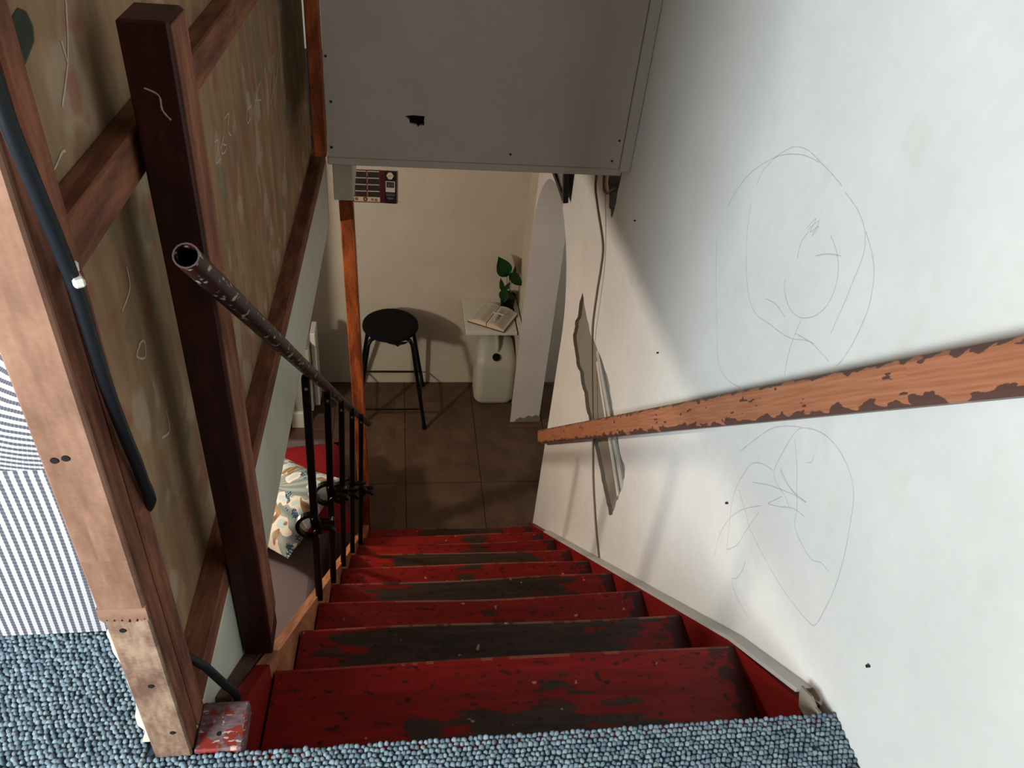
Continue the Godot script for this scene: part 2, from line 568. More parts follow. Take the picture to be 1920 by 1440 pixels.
func window_frame(called: String, label: String, x: float, y0: float, y1: float, z0: float, z1: float) -> void:
	var o := struct(called, label, "window")
	for e in [[y0, y0 + 0.05, z0, z1], [y1 - 0.05, y1, z0, z1], [y0, y1, z0, z0 + 0.05], [y0, y1, z1 - 0.05, z1], [y0, y1, (z0 + z1) / 2 - 0.025, (z0 + z1) / 2 + 0.025]]:
		var st := new_st()
		bx(st, Vector3(x - 0.03, e[0], e[2]), Vector3(x + 0.03, e[1], e[3]), 0.004)
		obj("window_frame", st, M.white_paint, o)

func build_shell() -> void:
	# ---- lower floor with its tiles
	var f := struct("floor", "brown ceramic tile floor of the lower room", "floor")
	var st := new_st()
	bx(st, Vector3(-2.3, -0.15, -4.7), Vector3(2.8, -0.004, 1.3), 0.0)
	obj("grout_bed", st, M.grout, f)
	var ts := new_st()
	cbox(ts, Transform3D(Basis.IDENTITY, Vector3.ZERO), Vector3(0.4655, 0.006, 0.5055), 0.0015)
	ts.index()
	var tile_mesh := ts.commit()
	for i in range(-5, 6):
		for j in range(-2, 6):
			var cz := -3.495 - 0.51 * (j - 0.5)
			var cx := 0.062 + 0.47 * (i + 0.5)
			var z0 := cz - 0.25
			if cx > 2.7 or cx < -2.3 or cz > -1.2:
				continue
			var o := MeshInstance3D.new()
			o.name = "tile"
			o.mesh = tile_mesh
			o.material_override = M.tile
			o.position = Vector3(cx, -0.003 + rng.randf_range(-0.0006, 0.0006), cz)
			if z0 < -4.72:
				o.scale.z = 0.8
				o.position.z = cz + 0.05
			f.add_child(o, true)
	# ---- back wall of both storeys
	var wb := struct("wall_back", "cream painted back wall behind the black stool", "wall")
	st = new_st()
	bx(st, Vector3(-3.3, 0, -4.71), Vector3(2.8, 4.7, -4.51), 0.0)
	obj("plaster", st, M.cream, wb)
	# ---- outer walls
	var wl := struct("wall_side", "plywood lined outer wall on the left of both rooms", "wall")
	st = new_st()
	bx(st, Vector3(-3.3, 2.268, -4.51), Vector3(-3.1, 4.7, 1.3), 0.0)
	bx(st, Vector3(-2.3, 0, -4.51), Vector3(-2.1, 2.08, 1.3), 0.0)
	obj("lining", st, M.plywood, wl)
	var wr := struct("wall_rear", "plywood lined wall with a window behind the landing", "wall")
	st = new_st()
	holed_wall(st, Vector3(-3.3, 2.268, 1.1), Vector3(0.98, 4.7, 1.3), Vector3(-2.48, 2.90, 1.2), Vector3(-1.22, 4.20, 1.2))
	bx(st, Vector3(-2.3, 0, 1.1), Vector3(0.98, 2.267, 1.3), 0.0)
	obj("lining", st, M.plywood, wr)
	var w1 := struct("window_1", "white window frame of the upper room", "window")
	for e in [[-2.48, -1.22, 2.90, 2.95], [-2.48, -1.22, 4.15, 4.20], [-2.48, -2.43, 2.95, 4.15], [-1.27, -1.22, 2.95, 4.15], [-1.875, -1.825, 2.95, 4.15]]:
		st = new_st()
		bx(st, Vector3(e[0], e[2], 1.17), Vector3(e[1], e[3], 1.23), 0.004)
		obj("window_frame", st, M.white_paint, w1)
	var wo := struct("wall_arch_room", "pale walls of the room beyond the arch", "wall")
	st = new_st()
	holed_wall(st, Vector3(2.6, 0, -4.51), Vector3(2.8, 2.5, -2.2), Vector3(2.7, 0.95, -4.4), Vector3(2.7, 1.95, -3.3))
	bx(st, Vector3(0.98, 0, -2.2), Vector3(2.8, 2.5, -2.0), 0.0)
	bx(st, Vector3(0.98, 2.5, -4.51), Vector3(2.8, 2.6, -2.0), 0.0)
	obj("plaster", st, M.plaster, wo)
	window_frame("window_2", "white window frame of the room beyond the arch", 2.7, 0.95, 1.95, -4.4, -3.3)
	# ---- ceilings
	var c := struct("ceiling", "plywood ceiling of the upper room", "ceiling")
	st = new_st()
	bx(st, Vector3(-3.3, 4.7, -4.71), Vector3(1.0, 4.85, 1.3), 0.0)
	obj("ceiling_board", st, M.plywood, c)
	var c2 := struct("ceiling_lower", "low cream boarded ceiling of the lower room", "ceiling")
	st = new_st()
	bx(st, Vector3(-0.27, 2.56, -4.51), Vector3(WX, 2.60, -2.54), 0.0)
	obj("ceiling_board", st, M.cream, c2)
	st = new_st()
	bx(st, Vector3(-2.1, 2.055, -4.51), Vector3(-0.36, 2.079, 1.1), 0.0)
	bx(st, Vector3(-0.36, 2.055, -0.60), Vector3(WX, 2.079, 1.1), 0.0)
	obj("ceiling_board", st, M.cream, c2)
	# ---- upper floor
	var uf := struct("floor_upper", "timber upper floor around the stair opening", "floor")
	st = new_st()
	bx(st, Vector3(-3.1, 2.08, -0.649), Vector3(WX, 2.268, 1.1), 0.0)
	obj("floor_board", st, M.carpet_base, uf)
	st = new_st()
	bx(st, Vector3(-3.1, 2.08, -4.51), Vector3(-0.345, 2.268, -0.6495), 0.0)
	bx(st, Vector3(-0.3445, 2.15, -0.704), Vector3(-0.325, 2.268, -0.6495), 0.0)
	bx(st, Vector3(-0.3245, 2.15, -0.664), Vector3(-0.25, 2.268, -0.6495), 0.0)
	obj("floor_board", st, M.carpet_base, uf)

func build_right_wall() -> void:
	var w := struct("wall_right", "white plaster wall with pencil drawings, chipped plaster and an arch", "wall")
	var cs := CSGCombiner3D.new()
	cs.name = "plaster"
	w.add_child(cs)
	var b := CSGBox3D.new()
	b.name = "wall_block"
	b.size = Vector3(0.2, 4.7, 5.81)
	b.position = Vector3(WX + 0.1, 2.35, (-4.51 + 1.3) / 2)
	b.material = M.plaster
	cs.add_child(b)
	# local x -> world -z, local y -> world y, local z -> world +x
	var t := Basis(Vector3(0, 0, -1), Vector3(0, 1, 0), Vector3(1, 0, 0))
	var arch := PackedVector2Array()
	arch.append(Vector2(3.015, -0.1))
	arch.append(Vector2(3.02, 0.9))
	for i in 25:
		var a := PI - PI * i / 24.0
		arch.append(Vector2(3.545 + cos(a) * 0.522, 1.43 + sin(a) * 0.53))
	arch.append(Vector2(4.067, -0.1))
	cut(cs, arch, Vector3(WX + 0.4, 0, 0), 0.8, t, M.plaster)
	var step := CSGBox3D.new()
	step.name = "step_back"
	step.size = Vector3(0.2, 5.0, 0.5)
	step.position = Vector3(0.815 - 0.1, 2.4, -4.3175)
	step.operation = CSGShape3D.OPERATION_SUBTRACTION
	step.material = M.cream
	cs.add_child(step)
	# chipped plaster: an outline in (distance along the stairs, height)
	var chip := [2.792, 1.835, 2.68, 1.80, 2.57, 1.775, 2.493, 1.79, 2.36, 1.80, 2.239, 1.795, 2.15, 1.765, 2.081, 1.735, 2.01, 1.715, 1.96, 1.69, 1.88, 1.692, 1.862, 1.63, 1.876, 1.561, 1.885, 1.50, 1.892, 1.447, 1.925, 1.41, 1.95, 1.425, 2.03, 1.43, 2.12, 1.453, 2.24, 1.468, 2.363, 1.487, 2.46, 1.50, 2.50, 1.525, 2.567, 1.519, 2.62, 1.545, 2.68, 1.53, 2.749, 1.555, 2.80, 1.57, 2.827, 1.59, 2.815, 1.64, 2.83, 1.66, 2.802, 1.70, 2.81, 1.76]
	cut(cs, ragged(pairs(chip), 0.006), Vector3(WX + 0.016, 0, 0), 0.1, t, M.concrete)
	var hole := [2.702, 2.50, 2.545, 2.52, 2.55, 2.44, 2.558, 2.40, 2.55, 2.36, 2.563, 2.30, 2.58, 2.285, 2.60, 2.31, 2.625, 2.302, 2.66, 2.35, 2.70, 2.37]
	cut(cs, pairs(hole), Vector3(WX + 0.17, 0, 0), 0.3, t, M.concrete)
	# trunking lying in the chipped channel
	var st := new_st()
	bar(st, Vector3(WX + 0.010, 1.772, -2.46), Vector3(WX + 0.010, 1.60, -1.875), 0.012, 0.030, 0.002)
	obj("trunking", st, M.trimgrey, w)
	st = new_st()
	bar(st, Vector3(WX + 0.010, 1.733, -2.44), Vector3(WX + 0.010, 1.535, -1.90), 0.010, 0.016, 0.002)
	obj("trunking", st, M.white_plastic, w)
	# crumbled plaster at the foot of the arch
	st = new_st()
	var cr := PackedVector2Array()
	for p in [[0.81, 0.0], [0.985, 0.0], [0.985, 0.045], [0.955, 0.06], [0.93, 0.045], [0.90, 0.055], [0.875, 0.03], [0.845, 0.04], [0.82, 0.02]]:
		cr.append(Vector2(p[0], p[1]))
	slab(st, Transform3D(Basis.IDENTITY, Vector3(0, 0.003, -4.067)), cr, 0.004)
	obj("bare_patch", st, M.concrete, w)
	# nails and old fixing holes
	for p in [[-1.845, 2.21], [-1.22, 2.225], [-2.30, 2.415], [-0.66, 2.43]]:
		st = new_st()
		tube(st, [Vector3(WX + 0.004, p[1], p[0]), Vector3(WX - 0.006, p[1], p[0])], 0.0028, 8)
		obj("nail", st, M.screw, w)

func ragged(poly: PackedVector2Array, amount: float) -> PackedVector2Array:
	var out := PackedVector2Array()
	for i in poly.size():
		var a := poly[i]
		var b := poly[(i + 1) % poly.size()]
		out.append(a)
		for k in [0.27, 0.5, 0.76]:
			var d := (b - a).normalized()
			out.append(a.lerp(b, k) + Vector2(-d.y, d.x) * rng.randf_range(-amount, amount) * minf(1.0, a.distance_to(b) / 0.08))
	return out

func pairs(flat: Array) -> PackedVector2Array:
	var out := PackedVector2Array()
	for i in range(0, flat.size(), 2): out.append(Vector2(flat[i], flat[i + 1]))
	return out

func cut(cs: CSGCombiner3D, poly: PackedVector2Array, at: Vector3, depth: float, basis: Basis, m: Material) -> void:
	var p := CSGPolygon3D.new()
	p.name = "recess"
	p.polygon = poly
	p.mode = CSGPolygon3D.MODE_DEPTH
	p.depth = depth
	p.operation = CSGShape3D.OPERATION_SUBTRACTION
	p.material = m
	p.transform = Transform3D(basis, at)
	cs.add_child(p, true)

func build_left_wall() -> void:
	var w := struct("wall_left", "unlined plywood partition with brown timber framing and chalk scribbles", "wall")
	var st := new_st()
	# plywood sheet on the far side of the framing
	var za := -0.70
	var zb := -2.955
	for s in [1]:
		var a := fl(-0.045, UP + 0.02, za)
		var b := fl(-0.045, UP + 0.02, zb)
		var e := (b - a).normalized()
		var n := Vector3.UP.cross(e).normalized()
		if n.x < 0: n = -n
		var ps := []
		for d in [0.0, -0.012]:
			for q in [a, b]:
				ps.append(q + n * d)
				ps.append(q + n * d + Vector3.UP * 2.4)
		var L := a.distance_to(b)
		quad(st, ps[0], ps[2], ps[3], ps[1], n, Vector2(0, 0), Vector2(L, 0), Vector2(L, 2.4), Vector2(0, 2.4))
		quad(st, ps[4], ps[6], ps[7], ps[5], -n, Vector2(0, 0), Vector2(L, 0), Vector2(L, 2.4), Vector2(0, 2.4))
		quad(st, ps[0], ps[1], ps[5], ps[4], -e)
		quad(st, ps[2], ps[3], ps[7], ps[6], e)
		quad(st, ps[1], ps[3], ps[7], ps[5], Vector3.UP)
		quad(st, ps[0], ps[2], ps[6], ps[4], Vector3.DOWN)
	obj("plywood_sheet", st, M.plywood, w)
	# sole plate and noggin
	st = new_st()
	bar(st, fl(-0.024, UP + 0.024, -0.752), fl(-0.024, UP + 0.024, -3.0), 0.048, 0.048, 0.003)
	obj("sole_plate", st, M.frame_wood, w)
	st = new_st()
	bar(st, fl(-0.027, 3.122, -0.752), fl(-0.027, 3.122, -3.0), 0.036, 0.062, 0.003, Vector3.UP, Vector2(0.2, 0.3))
	obj("noggin", st, M.frame_wood, w)
	# end stud: a pale facing board over two brown timbers, patched at the foot
	st = new_st()
	bx(st, Vector3(-0.377, 2.645, -0.673), Vector3(-0.319, 4.68, -0.662), 0.003, 1)
	obj("facing_board", st, M.post_wood, w)
	st = new_st()
	bx(st, Vector3(-0.375, UP - 0.01, -0.673), Vector3(-0.320, 2.642, -0.665), 0.002, 1, Vector2(0.4, 0.1))
	obj("facing_patch", st, M.patch_wood, w)
	st = new_st()
	bx(st, Vector3(-0.374, UP - 0.01, -0.711), Vector3(-0.3195, 4.68, -0.674), 0.003, 1, Vector2(0.2, 0.3))
	obj("stud", st, M.frame_wood, w)
	st = new_st()
	bx(st, Vector3(-0.372, UP - 0.01, -0.752), Vector3(-0.317, 4.68, -0.713), 0.003, 1, Vector2(0.7, 0.5))
	obj("stud", st, M.frame_wood, w)
	# splintered end of the upper timber
	st = new_st()
	var rag := PackedVector2Array()
	rag.append(Vector2(-0.378, 2.66))
	for i in 14:
		rag.append(Vector2(-0.378 + 0.060 * i / 13.0, 2.645 - (0.006 if i % 2 == 0 else rng.randf_range(0.010, 0.020))))
	rag.append(Vector2(-0.318, 2.66))
	slab(st, Transform3D(Basis.IDENTITY, Vector3(0, 0, -0.666)), rag, 0.0045)
	obj("splinters", st, M.post_wood, w)
	# torn plasterboard edge beside the stud
	st = new_st()
	var torn := PackedVector2Array()
	torn.append(Vector2(-0.370, UP))
	var y := UP
	while y < 2.98:
		var wide := 0.004 + 0.020 * maxf(0.0, 1.0 - (y - UP) / 0.62)
		torn.append(Vector2(-0.377 - wide * rng.randf_range(0.35, 1.0), y))
		y += rng.randf_range(0.014, 0.030)
	torn.append(Vector2(-0.370, 2.99))
	slab(st, Transform3D(Basis.IDENTITY, Vector3(0, 0, -0.700)), torn, 0.012)
	obj("torn_board", st, M.paper, w)
	# screws
	for p in [[-0.350, 2.925, -0.662], [-0.362, 2.922, -0.662], [-0.356, 2.610, -0.665], [-0.345, 2.475, -0.665], [-0.337, 2.345, -0.665]]:
		st = new_st()
		tube(st, [Vector3(p[0], p[1], p[2] - 0.004), Vector3(p[0], p[1], p[2] + 0.0012)], 0.0042, 12)
		obj("screw", st, M.screw, w)
	# far stud beside the panel
	st = new_st()
	bx(st, Vector3(-0.252, 2.545, -2.455), Vector3(-0.212, 4.68, -2.405), 0.003, 1, Vector2(0.1, 0.9))
	obj("far_stud", st, M.orange_wood, w)
	# white fascia board below the sole plate
	st = new_st()
	bar(st, fl(-0.011, 2.145, -0.706), fl(-0.011, 2.145, -3.02), 0.022, 0.265, 0.003)
	obj("fascia", st, M.fascia, w)
	# white beam end over the foot post
	st = new_st()
	bx(st, Vector3(-0.245, 2.118, -3.30), Vector3(-0.168, 2.27, -3.0), 0.003, 2)
	obj("beam_end", st, M.fascia, w)
	# orange post at the foot of the stairs
	var fp := thing("foot_post", "orange brown wooden post standing at the foot of the stairs", "post")
	st = new_st()
	bar(st, Vector3(-0.160, 0.0, -3.03), Vector3(-0.199, 2.117, -3.03), 0.056, 0.056, 0.003, Vector3.BACK)
	obj("shaft", st, M.orange_wood, fp)
	# newel
	var nw := thing("newel_post", "dark stained square newel post against the plywood partition", "post")
	st = new_st()
	bx(st, Vector3(-0.310, 2.055, -1.062), Vector3(-0.253, 3.290, -0.984), 0.003, 1)
	obj("shaft", st, M.newel_wood, nw)
	st = new_st()
	bx(st, Vector3(-0.2535, 2.12, -1.060), Vector3(-0.2500, 3.286, -0.987), 0.0008, 1, Vector2(0.3, 0.2))
	tag(obj("unpainted_side", st, M.frame_wood, nw), "bare brown wood side of the newel")
	# boards between the partition and the stair
	var lb := thing("landing_board", "short scuffed board with red paint marks at the top of the stairs", "board")
	st = new_st()
	bx(st, Vector3(-0.318, 2.242, -0.752), Vector3(-0.243, UP - 0.002, -0.668), 0.003, 0)
	var pn := noise(400, 0.03, 4)
	var bm := mat(Color(1, 1, 1), 0.6, paint(192, 192, func(x, y):
		var c := Color(0.36, 0.27, 0.28).lerp(Color(0.46, 0.38, 0.39), 0.5 + pn.get_noise_2d(x, y * 3.0))
		if pn.get_noise_2d(x * 0.5 + 300, y * 0.5) > 0.14: c = c.lerp(Color(0.52, 0.14, 0.11), 0.8)
		if pn.get_noise_2d(x * 0.6 + 90, y * 2.0 + 500) > 0.42: c = Color(0.70, 0.62, 0.58)
		return c), Vector3(7, 7, 1))
	obj("board", st, bm, lb)
	st = new_st()
	tube(st, [Vector3(-0.283, UP - 0.006, -0.695), Vector3(-0.283, UP - 0.0015, -0.695)], 0.004, 10)
	obj("screw", st, M.screw, lb)
	var sb := thing("sloping_board", "dark brown board sloping down under the newel post", "board")
	st = new_st()
	bar(st, Vector3(-0.3005, 2.200, -0.795), Vector3(-0.296, 1.978, -1.06), 0.034, 0.022, 0.002)
	obj("board", st, M.board_brown, sb)

func build_hole_panel() -> void:
	var w := struct("wall_front", "grey painted partition panel with a broken hole above the stairs", "wall")
	var cs := CSGCombiner3D.new()
	cs.name = "panel_board"
	w.add_child(cs)
	var b := CSGBox3D.new()
	b.name = "board_block"
	b.size = Vector3(0.952, 2.17, 0.012)
	b.position = Vector3(-0.212 + 0.476, 2.525 + 1.085, -2.466)
	b.material = M.panel
	cs.add_child(b)
	var hole := PackedVector2Array([Vector2(0.028, 2.667), Vector2(0.055, 2.671), Vector2(0.090, 2.669), Vector2(0.088, 2.656), Vector2(0.089, 2.640), Vector2(0.074, 2.640), Vector2(0.070, 2.634), Vector2(0.064, 2.641), Vector2(0.044, 2.644), Vector2(0.042, 2.656)])
	cut(cs, hole, Vector3(0, 0, -2.40), 0.2, Basis.IDENTITY, M.concrete)
	var st := new_st()
	bx(st, Vector3(-0.212, 2.53, -2.54), Vector3(WX, 4.69, -2.525), 0.0)
	obj("back_board", st, M.added_wardrobe, w)
	st = new_st()
	bx(st, Vector3(-0.215, 2.497, -2.53), Vector3(0.752, 2.523, -2.462), 0.003, 0)
	obj("bottom_rail", st, M.panel, w)
	st = new_st()
	bx(st, Vector3(0.742, 2.515, -2.475), Vector3(0.779, 4.69, -2.452), 0.003, 1)
	obj("side_trim", st, M.panel, w)
	for p in [[-0.204, 2.833], [-0.195, 2.70], [-0.200, 2.556], [0.37, 2.558], [0.725, 2.62], [0.712, 2.55]]:
		st = new_st()
		tube(st, [Vector3(p[0], p[1], -2.461), Vector3(p[0], p[1], -2.4585)], 0.004, 10)
		obj("screw", st, M.screw, w)

func build_stairs() -> void:
	var s := thing("staircase", "steep red painted wooden staircase with worn treads", "staircase")
	for k in range(1, 10):
		var y := UP - RISE * k
		var z := noz(k)
		var xl := left_end(k)
		var xr := 0.748
		var st := new_st()
		var zb := z + RUN + 0.03
		# slightly worn, uneven nosing: the top is a strip of facets with a rounded front
		var n := 12
		for i in n:
			var u0 := float(i) / n
			var u1 := float(i + 1) / n
			var rows := []
			for u in [u0, u1]:
				var x := lerpf(xl, xr, u)
				var xk := lerpf(xl - 0.0134, xr, u)
				var dip := 0.0035 * exp(-pow((u - 0.52) / 0.25, 2)) + 0.0012 * sin(u * 9.0 + k)
				var f := z + 0.004 * sin(u * 5.0 + k * 1.7)
				rows.append([Vector3(xk, y, zb), Vector3(x, y, f + 0.03), Vector3(x, y - dip, f + 0.008), Vector3(x, y - 0.005 - dip, f), Vector3(x, y - 0.026, f), Vector3(x, y - 0.032, f + 0.008), Vector3(xk, y - 0.032, zb)])
			var vv := [0.0, 0.87, 0.965, 0.98, 1.0, 1.0, 0.0]
			for r in 6:
				var a: Vector3 = rows[0][r]
				var b: Vector3 = rows[1][r]
				var c: Vector3 = rows[1][r + 1]
				var d: Vector3 = rows[0][r + 1]
				var nn := (b - a).cross(d - a).normalized()
				var mid := (a + c) * 0.5 - Vector3(0.25, y - 0.016, (z + zb) / 2)
				mid.x = 0
				mid.z *= 0.12
				if nn.dot(mid) < 0: nn = -nn
				quad(st, a, b, c, d, nn, Vector2(u0, vv[r]), Vector2(u1, vv[r]), Vector2(u1, vv[r + 1]), Vector2(u0, vv[r + 1]))
		for e in [xl, xr]:
			var eb: float = e - (0.0134 if e < 0.2 else 0.0)
			quad(st, Vector3(eb, y, zb), Vector3(e, y, z + 0.004), Vector3(e, y - 0.032, z + 0.004), Vector3(eb, y - 0.032, zb), Vector3(signf(e - 0.2), 0, 0))
		obj("tread", st, M["tread%d" % k], s)
	for k in range(1, 11):
		var st := new_st()
		var top := UP - RISE * (k - 1) - (0.034 if k > 1 else 0.012)
		var bot := UP - RISE * k + 0.001
		var zz := (noz(k) + RUN + 0.012) if k > 1 else -0.664
		bx(st, Vector3(left_end(k) + 0.002, bot, zz), Vector3(0.747, top, zz + 0.014), 0.0, 0)
		obj("riser", st, M.red, s)
	# stringers
	var st := new_st()
	var inner := func(z): return left_end((-z - 0.954) / RUN + 1.0) - 0.004
	stringer(st, -0.93, -2.99, inner, -0.026, 0.028, 0.30)
	obj("stringer", st, M.stringer_wood, s)
	st = new_st()
	stringer(st, -0.668, -0.9295, inner, -0.026, 0.028, 0.30)
	tag(obj("stringer", st, M.red, s), "red painted upper end of the stringer")
	st = new_st()
	stringer(st, -0.700, -2.985, func(_z): return 0.749, 0.028, 0.004, 0.30)
	obj("stringer", st, M.red, s)
	# grey painted capping on the right stringer
	st = new_st()
	stringer(st, -0.735, -2.64, func(_z): return 0.747, 0.032, 0.016, 0.011)
	var cp := obj("stringer_cap", st, M.trimgrey, s)
	tag(cp, "grey painted capping strip along the wall")
	# broken plaster at the top end of the capping
	st = new_st()
	slab(st, Transform3D(Basis(Vector3(0, 0, -1), Vector3(0, 1, 0), Vector3(1, 0, 0)), Vector3(0.747, 0, 0)), PackedVector2Array([Vector2(0.664, 2.205), Vector2(0.680, 2.212), Vector2(0.690, 2.222), Vector2(0.712, 2.218), Vector2(0.725, 2.236), Vector2(0.731, 2.255), Vector2(0.716, 2.262), Vector2(0.70, 2.272), Vector2(0.68, 2.270), Vector2(0.666, 2.276)]), 0.005)
	obj("plaster_lump", st, M.concrete, s)

# board following the slope of the stairs: its inner face at x_of(z), thickness t (signed), from `over` above the nosing line to `deep` below its top
func stringer(st: SurfaceTool, z0: float, z1: float, x_of: Callable, t: float, over: float, deep: float) -> void:
	var n := 8
	for i in n:
		var q := []
		for e in [i, i + 1]:
			var z := lerpf(z0, z1, float(e) / n)
			var x: float = x_of.call(z)
			var top := minf(line_y(z) + over, 2.238)
			var bot := maxf(top - deep, 0.001)
			top = maxf(top, 0.002)
			q.append([Vector3(x, top, z), Vector3(x + t, top, z), Vector3(x + t, bot, z), Vector3(x, bot, z)])
		var L0 := (q[0][0] as Vector3).z * -1.35
		var L1 := (q[1][0] as Vector3).z * -1.35
		for f in 4:
			var g := (f + 1) % 4
			var nn: Vector3 = [Vector3(0, 0.73, -0.68), Vector3(signf(t), 0, 0), Vector3(0, -0.73, 0.68), Vector3(-signf(t), 0, 0)][f]
			quad(st, q[0][f], q[1][f], q[1][g], q[0][g], nn, Vector2(L0, f * 0.1), Vector2(L1, f * 0.1), Vector2(L1, f * 0.1 + 0.09), Vector2(L0, f * 0.1 + 0.09))
		if i == 0: quad(st, q[0][0], q[0][1], q[0][2], q[0][3], Vector3(0, 0, 1))
		if i == n - 1: quad(st, q[1][0], q[1][1], q[1][2], q[1][3], Vector3(0, 0, -1))

func build_railing() -> void:
	var r := thing("stair_railing", "black iron stair railing with scroll balusters and a chipped pipe handrail", "railing")
	# pipe: open at the top end
	var p0 := Vector3(-0.212, 3.128, -0.745)
	var p1 := Vector3(-0.133, 0.925, -3.0)
	var pts := []
	for i in 21: pts.append(p0.lerp(p1, i / 20.0) + Vector3(-0.006 * sin(PI * i / 20.0), 0, 0))
	var st := new_st()
	tube(st, pts, 0.0138, 16, false)
	var d := (p1 - p0).normalized()
	tube(st, [pts[0], pts[0] + d * 0.10, pts[0] + d * 0.2], 0.0120, 16, false)
	var s1 := d.cross(Vector3.UP).normalized()
	var s2 := d.cross(s1)
	for k in 16:
		var a := TAU * k / 16
		var b := TAU * (k + 1) / 16
		var na := s1 * cos(a) + s2 * sin(a)
		var nb := s1 * cos(b) + s2 * sin(b)
		quad(st, p0 + na * 0.0138, p0 + nb * 0.0138, p0 + nb * 0.0120, p0 + na * 0.0120, -d)
	obj("pipe_handrail", st, M.pipe, r)
	# [base x, top x, z, orn height above the tread, tread]
	var list := [[-0.2195, -0.2035, -1.462, 3, 0.33], [-0.205, -0.183, -1.70, 4, 0.43], [-0.194, -0.169, -1.952, 5, 0.40], [-0.179, -0.155, -2.205, 6, 0.40], [-0.160, -0.137, -2.44, 7, 0.36]]
	for e in list:
		var z: float = e[2]
		var base := Vector3(e[0], UP - RISE * e[3] - 0.001, z)
		var tt := (z - p0.z) / (p1.z - p0.z)
		var ytop := p0.lerp(p1, tt).y - 0.012
		var top := Vector3(e[1], ytop, z)
		st = new_st()
		bar(st, base, top, 0.019, 0.019, 0.002, Vector3.BACK)
		var bal := obj("baluster", st, M.black_iron, r)
		st = new_st()
		tube(st, [top + Vector3(0, -0.028, 0.008), top + Vector3(0, -0.028, 0.0125)], 0.0042, 10)
		obj("rivet", st, M.steel, bal)
		# scrolls: a wide C on the room side and two hooks on the stair side
		var c := base.lerp(top, float(e[4]) / (ytop - base.y))
		var big := []
		for i in 19:
			var a := deg_to_rad(70.0 + 220.0 * i / 18.0)
			big.append(c + Vector3(cos(a) * 0.040 - 0.004, sin(a) * 0.043, 0.012))
		st = new_st()
		flat_bar(st, big, 0.010, 0.014)
		obj("scroll", st, M.black_iron, bal)
		for sg in [-1.0, 1.0]:
			var hook := []
			for i in 13:
				var a := deg_to_rad(200.0 - 190.0 * i / 12.0)
				hook.append(c + Vector3(0.026 + cos(a) * 0.026, sg * (0.026 - sin(a) * -0.004 * sg) + sin(a) * -0.014 * sg, 0.012))
			st = new_st()
			flat_bar(st, hook, 0.009, 0.014)
			obj("scroll", st, M.black_iron, bal)
		var loop := []
		for i in 17:
			var a := TAU * i / 16.0
			loop.append(c + Vector3(0.004 + sin(a) * 0.013, cos(a) * 0.030, 0.006 + 0.016 * sin(a)))
		st = new_st()
		flat_bar(st, loop, 0.008, 0.010)
		obj("scroll", st, M.black_iron, bal)
	# wooden handrail on the right wall
	var h := thing("stair_handrail", "flat orange wooden handrail with chipped varnish on the white wall", "handrail")
	var a := Vector3(0.749, 0.835, -2.99)
	var b := Vector3(0.749, 3.050, -0.668)
	b = a + (b - a) * 1.22
	st = new_st()
	var z := (b - a).normalized()
	var x := Vector3.UP.cross(z).normalized()
	var y := z.cross(x)
	var sec := [Vector2(-0.020, -0.028), Vector2(-0.020, 0.028), Vector2(-0.014, 0.035), Vector2(0.014, 0.035), Vector2(0.020, 0.030), Vector2(0.020, -0.030), Vector2(0.014, -0.036), Vector2(-0.013, -0.036)]
	var L := a.distance_to(b)
	for i in sec.size():
		var p: Vector2 = sec[i]
		var q: Vector2 = sec[(i + 1) % sec.size()]
		var n2 := Vector2(p.y - q.y, q.x - p.x).normalized()
		if n2.dot((p + q) * 0.5) < 0: n2 = -n2
		var v0 := clampf(0.5 - p.y / 0.075, 0.02, 0.98)
		var v1 := clampf(0.5 - q.y / 0.075, 0.02, 0.98)
		quad(st, a + x * p.x + y * p.y, b + x * p.x + y * p.y, b + x * q.x + y * q.y, a + x * q.x + y * q.y, (x * n2.x + y * n2.y).normalized(), Vector2(0, v0), Vector2(L / 1.5, v0), Vector2(L / 1.5, v1), Vector2(0, v1))
	for e in [a, b]:
		for i in range(1, sec.size() - 1):
			tri(st, e + x * sec[0].x + y * sec[0].y, e + x * sec[i].x + y * sec[i].y, e + x * sec[i + 1].x + y * sec[i + 1].y, -z if e == a else z, Vector2(0.02, 0.5), Vector2(0.03, 0.5), Vector2(0.03, 0.52))
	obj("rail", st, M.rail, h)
	for t in [0.14, 0.52, 0.9]:
		st = new_st()
		var c := a.lerp(b, t)
		bx(st, Vector3(0.770, c.y - 0.03, c.z - 0.02), Vector3(WX + 0.002, c.y + 0.02, c.z + 0.02), 0.002)
		obj("bracket", st, M.orange_wood, h)

func flat_bar(st: SurfaceTool, pts: Array, thick: float, wide: float) -> void:
	# a strip bent in its own plane (roughly x-y), wide along z
	var n := pts.size()
	var ring := []
	for i in n:
		var d: Vector3 = (pts[mini(i + 1, n - 1)] - pts[maxi(i - 1, 0)]).normalized()
		var s := d.cross(Vector3.BACK).normalized()
		var w := Vector3.BACK
		var p: Vector3 = pts[i]
		ring.append([p + s * thick / 2 + w * wide / 2, p - s * thick / 2 + w * wide / 2, p - s * thick / 2 - w * wide / 2, p + s * thick / 2 - w * wide / 2, s])
	for i in n - 1:
		for k in 4:
			var g := (k + 1) % 4
			var s: Vector3 = ring[i][4]
			var nn: Vector3 = [Vector3.BACK, -s, Vector3.FORWARD, s][k]
			quad(st, ring[i][k], ring[i + 1][k], ring[i + 1][g], ring[i][g], nn)
	for i in [0, n - 1]:
		quad(st, ring[i][0], ring[i][1], ring[i][2], ring[i][3], (pts[0] - pts[1]).normalized() if i == 0 else (pts[n - 1] - pts[n - 2]).normalized())

